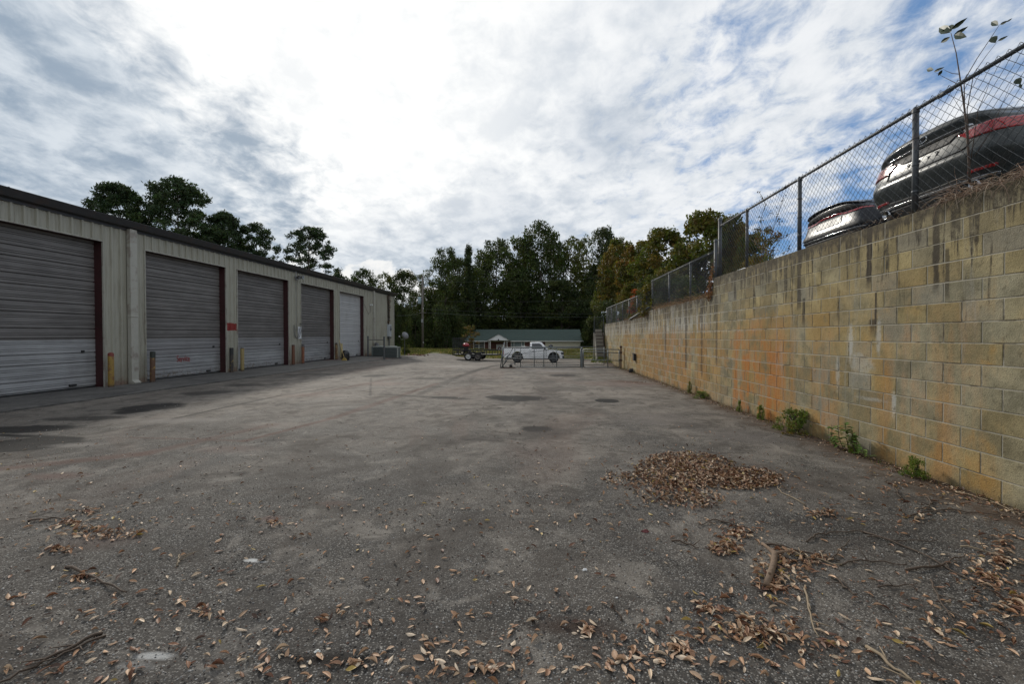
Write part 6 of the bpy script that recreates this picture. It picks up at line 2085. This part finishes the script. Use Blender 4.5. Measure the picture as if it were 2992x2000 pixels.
# ================================================================== FALLEN LEAVES
rl = random.Random(21)
PTS = []
def clump(px, py, rx, ry, n, lift=0.0, sz=1.0):
    for _ in range(n):
        a = rl.uniform(0, 2 * PI); r = (math.sqrt(rl.random()) if rl.random() < .7 else abs(rl.gauss(0, .75))) if lift else abs(rl.gauss(0, .6))
        x, y = flat_xy((px + rx * r * math.cos(a)) * D_, (py + ry * r * math.sin(a)) * D_)
        if y < 1.6 or x > 4.17: continue
        PTS.append((x, y, rl.random() * lift * .6 * (1 - min(1, r) ** 2) + .004, (.4 if not lift else .8), sz))
for a in ((1570, 1080, 118, 42, 2100, .05), (1690, 1100, 98, 26, 1300, .04), (1530, 1128, 80, 30, 480, .03), (1435, 1100, 62, 16, 170, .015), (1560, 1058, 85, 18, 460, .04), (1745, 1108, 46, 12, 180, .02), (1600, 1150, 60, 22, 200, .02),
          (1690, 1225, 70, 26, 150), (1664, 1262, 40, 16, 130, .03), (1790, 1300, 70, 40, 190, .02), (1770, 1350, 60, 45, 110), (1700, 1440, 130, 40, 110, .012), (1740, 1465, 70, 22, 90, .02), (1620, 1400, 60, 30, 50), (1865, 1285, 60, 22, 90),
          (2270, 1330, 120, 56, 170), (2300, 1250, 80, 60, 90), (2330, 1390, 60, 40, 90), (1885, 1182, 34, 7, 60, .015), (2290, 1290, 60, 14, 60), (1430, 1515, 240, 56, 40), (1110, 1540, 110, 22, 26), (1340, 1450, 90, 50, 40), (1560, 1490, 120, 60, 60),
          (170, 1203, 90, 14, 70), (235, 1226, 100, 14, 110, .01), (200, 1175, 70, 14, 50), (130, 1262, 60, 8, 34), (190, 1328, 70, 14, 30), (470, 1408, 50, 18, 14), (420, 1395, 70, 30, 12), (650, 1505, 60, 24, 10), (820, 1525, 60, 14, 22), (740, 1425, 18, 8, 12, .02),
          (620, 1200, 60, 10, 24), (2050, 1120, 300, 80, 110), (2200, 1120, 130, 40, 90), (2100, 1190, 200, 60, 60), (2250, 1140, 100, 20, 80), (2060, 1080, 90, 12, 60), (1460, 878, 50, 4, 40), (1000, 1480, 400, 90, 40), (1900, 1480, 300, 80, 60), (2150, 1450, 220, 80, 60)):
    clump(*a)
for _ in range(1000):
    x, y = flat_xy(rl.uniform(0, 2992), rl.uniform(1450, 2010)); PTS.append((x, y, .003, .35, 1.0)) if x < 4.1 else None
for _ in range(1100):
    x, y = flat_xy(rl.uniform(0, 2992), 1240 + 300 * rl.random()); PTS.append((x, y, .003, .35, .8)) if x < 4.1 else None
for _ in range(1700):
    y = 3 + 20 * rl.random() ** 1.5; x = 4.17 - abs(rl.gauss(0, .13)); PTS.append((x, y, .004, .5, .8))


def curled(curl, fold, tw, seed):
    r_ = random.Random(seed)
    st = [(0, .03), (.10, .32), (.28, .82), (.48, 1.0), (.68, .86), (.86, .48), (1, .0)]
    V = []
    for t, w_ in st:
        cz = curl * math.sin(PI * t) + .06 * t * t * (1 if curl > 0 else -1); cx_ = t - .5
        for s_ in (-1, -.5, 0, .5, 1):
            yy_ = s_ * w_ * .22 * (1 - abs(fold) * .35)
            zz_ = cz + abs(s_) ** 1.5 * w_ * fold * .28 + .04 * s_ * tw * math.sin(t * 5) + r_.uniform(-.012, .012)
            V.append((cx_ + .03 * math.sin(t * 3) * s_, yy_, zz_))
    V = np.array(V); V[:, 2] -= V[:, 2].min()
    F = [(i * 5 + j, i * 5 + j + 1, (i + 1) * 5 + j + 1, (i + 1) * 5 + j) for i in range(6) for j in range(4)]
    return V, np.array(F)


LV = [curled(c, f, t, i) for i, (c, f, t) in enumerate([(.03, .4, .5), (.06, .7, 1), (-.03, .3, 1), (.05, -.4, .6), (.09, 1.1, .2), (.02, .2, 1.2), (.05, .5, -1), (.01, .7, .5)])]
LC = [((.58, .37, .22), 6), ((.42, .235, .125), 6), ((.29, .14, .072), 5), ((.17, .075, .040), 3), ((.66, .50, .34), 5), ((.085, .042, .024), 2), ((.42, .29, .07), 1)]


def dead_leaf_mat():
    m = bpy.data.materials.new('dead_leaf'); m.use_nodes = True
    t = m.node_tree; q = NT(t); b = t.nodes['Principled BSDF']
    at = q.new('ShaderNodeAttribute', attribute_name='tint'); tc = q.new('ShaderNodeTexCoord').outputs['Object']
    n = q.noise(tc, 90, 4, .7)
    c = q.mix(q.sm(n, .35, .7), q.v('SCALE', at.outputs['Color'], scale=.72), at.outputs['Color'])
    q.put(b.inputs['Base Color'], c); b.inputs['Roughness'].default_value = .62
    return m


dlm = dead_leaf_mat()
pool = [c for c, k_ in LC for _ in range(k_)]
PTS.sort(key=lambda p: p[0] ** 2 + p[1] ** 2 + 2)
# only what the camera can see comes first, so that the nearest ones in view stand alone
inview = [p for p in PTS if p[1] > 2.02 and -1.12 < (p[0] + .03) / p[1] < 1.03]
rest = [p for p in PTS if p not in set(inview)]
near, others = inview[:300], inview[300:] + rest
kinds = []
for i in range(24):
    V, F = LV[i % 8]
    c = np.array(pool[(i * 7) % len(pool)]) ** .85
    o = fast_mesh('fallen_leaf', V, F, dlm, colors=np.repeat(c[None] * rl.uniform(.85, 1.15), len(V), 0), smooth=True)
    COL.objects.unlink(o); kinds.append(o)
lbl = ['dry tan leaf lying loose on the nearest asphalt', 'dry brown leaf lying loose on the nearest asphalt']
for i, (x, y, dz, tl, sz) in enumerate(near):
    o = kinds[rl.randrange(24)].copy(); COL.objects.link(o)
    s_ = rl.choice((.020, .030, .038, .045, .052, .060)) * rl.uniform(.85, 1.15) * sz
    o.location = (x, y, ground_z(x, y) + dz + .004); o.rotation_euler = (rl.gauss(0, .22), rl.gauss(0, .22), rl.uniform(0, 2 * PI)); o.scale = (s_, s_ * rl.uniform(.8, 1.25), s_)
    tag(o, 'small curled dry leaf lying loose on the nearest stretch of asphalt', 'leaf', 'dry leaves on the nearest asphalt')
VV, QQ, CC = [], [], []
nb = 0
for (x, y, dz, tl, sz) in others:
    V, F = LV[rl.randrange(8)]
    s_ = rl.choice((.018, .026, .036, .044, .050, .058)) * rl.uniform(.85, 1.15) * sz
    M_ = (Matrix.Rotation(rl.uniform(0, 2 * PI), 3, 'Z') @ Matrix.Rotation(rl.gauss(0, .5 * tl), 3, 'X') @ Matrix.Rotation(rl.gauss(0, .5 * tl), 3, 'Y'))
    A = np.array(M_) * s_
    P_ = V @ A.T
    P_[:, 2] += max(0, -P_[:, 2].min()) + ground_z(x, y) + .005 + dz
    P_[:, 0] += x; P_[:, 1] += y
    VV.append(P_); QQ.append(F + nb); nb += len(V)
    c = np.array(rl.choice(pool)) * rl.uniform(.7, 1.15) * (.88 if y > 3.8 else 1)
    CC.append(np.repeat(c[None], len(V), 0))
lit = fast_mesh('leaf_litter', np.concatenate(VV), np.concatenate(QQ), dlm, colors=np.concatenate(CC), smooth=True)
tag(lit, 'brown leaf litter drifted in a pile and scattered over the asphalt', kind='stuff')
# grit
N = 7500
gx_, gy_, gs = [], [], []
while len(gx_) < N:
    x, y = flat_xy(rl.uniform(0, 2992), 1150 + 860 * rl.random() ** .8)
    if x < 4.1 and y < 15: gx_.append(x); gy_.append(y); gs.append(rl.uniform(.002, .0055) * (1 + .12 * y))
gx_, gy_, gs = map(np.array, (gx_, gy_, gs))
oct_ = np.array([(1, 0, 0), (0, 1, 0), (-1, 0, 0), (0, -1, 0), (0, 0, .8), (0, 0, -.4)])
F8 = np.array([(0, 1, 4), (1, 2, 4), (2, 3, 4), (3, 0, 4)])
jit_ = rs.uniform(.6, 1.4, (N, 6, 3))
gz_ = np.array([ground_z(a, b_) for a, b_ in zip(gx_, gy_)]) + .005
V = (oct_[None] * jit_ * gs[:, None, None]) + np.stack([gx_, gy_, gz_], 1)[:, None]
Q = (F8[None] + (np.arange(N) * 6)[:, None, None]).reshape(-1, 3)
gcx = np.array([(.45, .43, .40), (.30, .29, .27), (.06, .05, .045), (.03, .025, .02), (.17, .10, .07), (.10, .07, .05)])[rs.randint(6, size=N)]
tag(fast_mesh('gravel', V.reshape(-1, 3), Q, dlm, colors=np.repeat(gcx, 6, 0)), 'loose grit and crumbs scattered over the asphalt', kind='stuff')

# twigs ---------------------------------------------------------------------
twm = mat('twig_bark', (.075, .052, .036), .85, var=.4, vscale=30)
twp = mat('twig_pale', (.26, .20, .13), .8, var=.3, vscale=30)
TW = [
    ([(235, 1455), (150, 1498), (60, 1545), (-10, 1580)], .0045, twm, 'long dark cane lying in the lower left corner'),
    ([(240, 1462), (165, 1498), (90, 1538)], .003, twm, 'thin cane lying close along the long dark one'),
    ([(150, 1305), (200, 1322), (250, 1345), (286, 1368)], .005, twm, 'short crooked twig on the left asphalt'),
    ([(62, 1198), (110, 1194), (150, 1192)], .004, twm, 'small straight twig left of the leaf drift'),
    ([(405, 1302), (409, 1290), (412, 1278)], .003, twp, 'tiny pale twig standing alone left of centre'),
    ([(1752, 1250), (1830, 1268), (1922, 1292)], .0045, twm, 'brown twig running right from the broken branch'),
    ([(1790, 1260), (1850, 1284), (1925, 1300)], .004, twp, 'pale twig crossing the leaves beside the broken branch'),
    ([(1925, 1300), (1960, 1290), (2010, 1293), (2080, 1302)], .0035, twm, 'dark curved twig in the middle of the right hand litter'),
    ([(1850, 1246), (1868, 1232), (1900, 1226), (1975, 1221)], .0035, twm, 'hooked twig above the right hand litter'),
    ([(1975, 1222), (2100, 1268), (2210, 1330), (2350, 1402)], .0035, twm, 'longest thin stem slanting to the right frame edge'),
    ([(1985, 1232), (2060, 1245), (2150, 1244)], .0022, twm, 'fine stem beside the start of the longest one'),
    ([(2075, 1310), (2150, 1304), (2180, 1290), (2212, 1278)], .004, twm, 'dark forked twig right of the litter'),
    ([(2070, 1188), (2160, 1172), (2240, 1180), (2350, 1192)], .003, twm, 'slender stem lying near the wall foot'),
    ([(2052, 1122), (2058, 1138), (2070, 1152)], .003, twm, 'small bent twig between pile and wall'),
    ([(2122, 1142), (2134, 1158), (2126, 1168), (2100, 1172)], .004, twm, 'curled twig near the small bright weed'),
    ([(2200, 1255), (2270, 1272), (2350, 1300)], .003, twp, 'pale straight stem at the right frame edge'),
    ([(1842, 1345), (1850, 1400), (1872, 1468)], .0035, twp, 'pale stalk pointing at the camera below the broken branch'),
    ([(1698, 1410), (1745, 1450), (1795, 1492)], .0028, twp, 'pale thin stalk through the lower leaf cluster'),
    ([(1985, 1488), (2050, 1540), (2125, 1600)], .0045, twp, 'pale stalk running off the bottom edge'),
    ([(1540, 1243), (1575, 1252), (1602, 1262)], .004, twm, 'short twig left of the broken branch'),
    ([(2130, 1332), (2150, 1380), (2185, 1432)], .003, twm, 'thin curved stem low on the right'),
    ([(1905, 1322), (1935, 1352), (1960, 1370)], .004, twm, 'short thick twig below the crossing stems'),
    ([(1812, 1292), (1905, 1286), (1948, 1244)], .003, twm, 'bowed twig over the leaf cluster'),
    ([(2010, 1350), (2060, 1350), (2100, 1342)], .0025, twm, 'fine dark stem under the forked twig'),
    ([(1845, 1160), (1790, 1132), (1780, 1120)], .003, twp, 'pale stem right of the leaf pile'),
    ([(1700, 1215), (1640, 1195), (1600, 1210)], .0035, twm, 'dark twig below the leaf pile'),
    ([(2190, 1130), (2260, 1150), (2346, 1186)], .003, twp, 'pale stem hugging the foot of the wall'),
    ([(1425, 1425), (1405, 1400), (1398, 1380)], .0025, twm, 'tiny dark twig in the centre foreground'),
]
for pts, r, mt, lb in TW:
    pp = []
    dense = []
    for a, b_ in zip(pts, pts[1:]):
        for i in range(4): dense.append((a[0] + (b_[0] - a[0]) * i / 4, a[1] + (b_[1] - a[1]) * i / 4))
    dense.append(pts[-1])
    for i, (a, b_) in enumerate(dense):
        x, y = flat_xy(a * D_, b_ * D_)
        x += rl.uniform(-.006, .006); y += rl.uniform(-.008, .008)
        pp.append(Vector((x, y, ground_z(x, y) + .006 + r + .012 * abs(math.sin(i * .9)))))
    o0 = pp[0].copy()
    r *= 1.6
    m = MB().tube([p - o0 for p in pp], [r * (1.2 - .7 * i / len(pp)) for i in range(len(pp))], 6)
    if r >= .0035 and len(pp) > 6:
        for s_ in (3, 6):
            d = Vector((rl.uniform(-1, 1), rl.uniform(-1, 1), .15)).normalized()
            m.tube([pp[s_] - o0, pp[s_] - o0 + d * .05, pp[s_] - o0 + d * .10 + Vector((0, .01, -.006))], [r * .7, r * .5, r * .3], 5)
    o = m.build('twig', mt, None, True); o.location = o0
    tag(o, lb, 'twig', 'twigs on the asphalt')
pp = [Vector((*flat_xy(a * D_, b_ * D_), .030 + h)) for a, b_, h in ((1746, 1262, .02), (1760, 1272, .015), (1775, 1283, .01), (1772, 1305, .0), (1764, 1330, .0), (1756, 1352, .0))]
o0 = pp[0].copy(); pp = [p - o0 for p in pp]
m = MB().tube(pp, [.009, .012, .020, .019, .020, .017], 10)
m.tube([pp[2], pp[2] + Vector((.05, -.01, .02)), pp[2] + Vector((.11, .0, .015))], [.012, .008, .005], 7)
m.tube([pp[4], pp[4] + Vector((-.02, -.03, .03))], [.010, .007], 7)
o = m.build('broken_branch', mat('branch_bark', (.17, .115, .075), .85, var=.5, vscale=14, bump=.6, bscale=40), None, True); o.location = o0
tag(o, 'thick broken piece of branch lying on the leaves', 'branch')
for (px, py, s_, cl, nm, lb, cat) in ((1340, 1309, .020, (.75, .75, .73), 'paper_scrap', 'small white scrap of litter in the centre foreground', 'scrap'), (1413, 1373, .010, (.7, .7, .68), 'paper_scrap', 'tiny white fleck right of the bigger white scrap', 'scrap'),
                                  (1478, 1221, .034, (.12, .020, .02), 'cloth_scrap', 'crumpled dark red scrap below the leaf pile', 'scrap'), (1082, 1541, .026, (.01, .01, .012), 'bottle_cap', 'black bottle cap near the bottom edge', 'cap'), (727, 1497, .016, (.6, .6, .56), 'paper_scrap', 'pale fleck beside the dark damp patch', 'scrap')):
    x, y = flat_xy(px * D_, py * D_)
    r_ = random.Random(px)
    m = MB()
    if nm == 'bottle_cap': m.lathe([(0, .0), (.5, 0), (.5, .62), (.42, .7), (0, .7)], 16)
    else:
        ring = lambda k_, z_: [(k_ * math.cos(i / 9 * 2 * PI) * r_.uniform(.6, 1.2), k_ * .7 * math.sin(i / 9 * 2 * PI) * r_.uniform(.6, 1.2), z_ * r_.uniform(.7, 1.3)) for i in range(9)]
        a_, b2, c2 = ring(1, .02), ring(.7, .35), ring(.25, .5)
        for A_, B_ in ((a_, b2), (b2, c2)):
            for i in range(9): m.quad([A_[i], A_[(i + 1) % 9], B_[(i + 1) % 9], B_[i]])
        m.quad(c2)
    m.v = [(a * s_, b_ * s_, c * s_) for a, b_, c in m.v]
    o = m.build(nm, mat(nm + str(px), cl, .5, var=.2), None); o.location = (x, y, ground_z(x, y) + .005)
    tag(o, lb, cat)
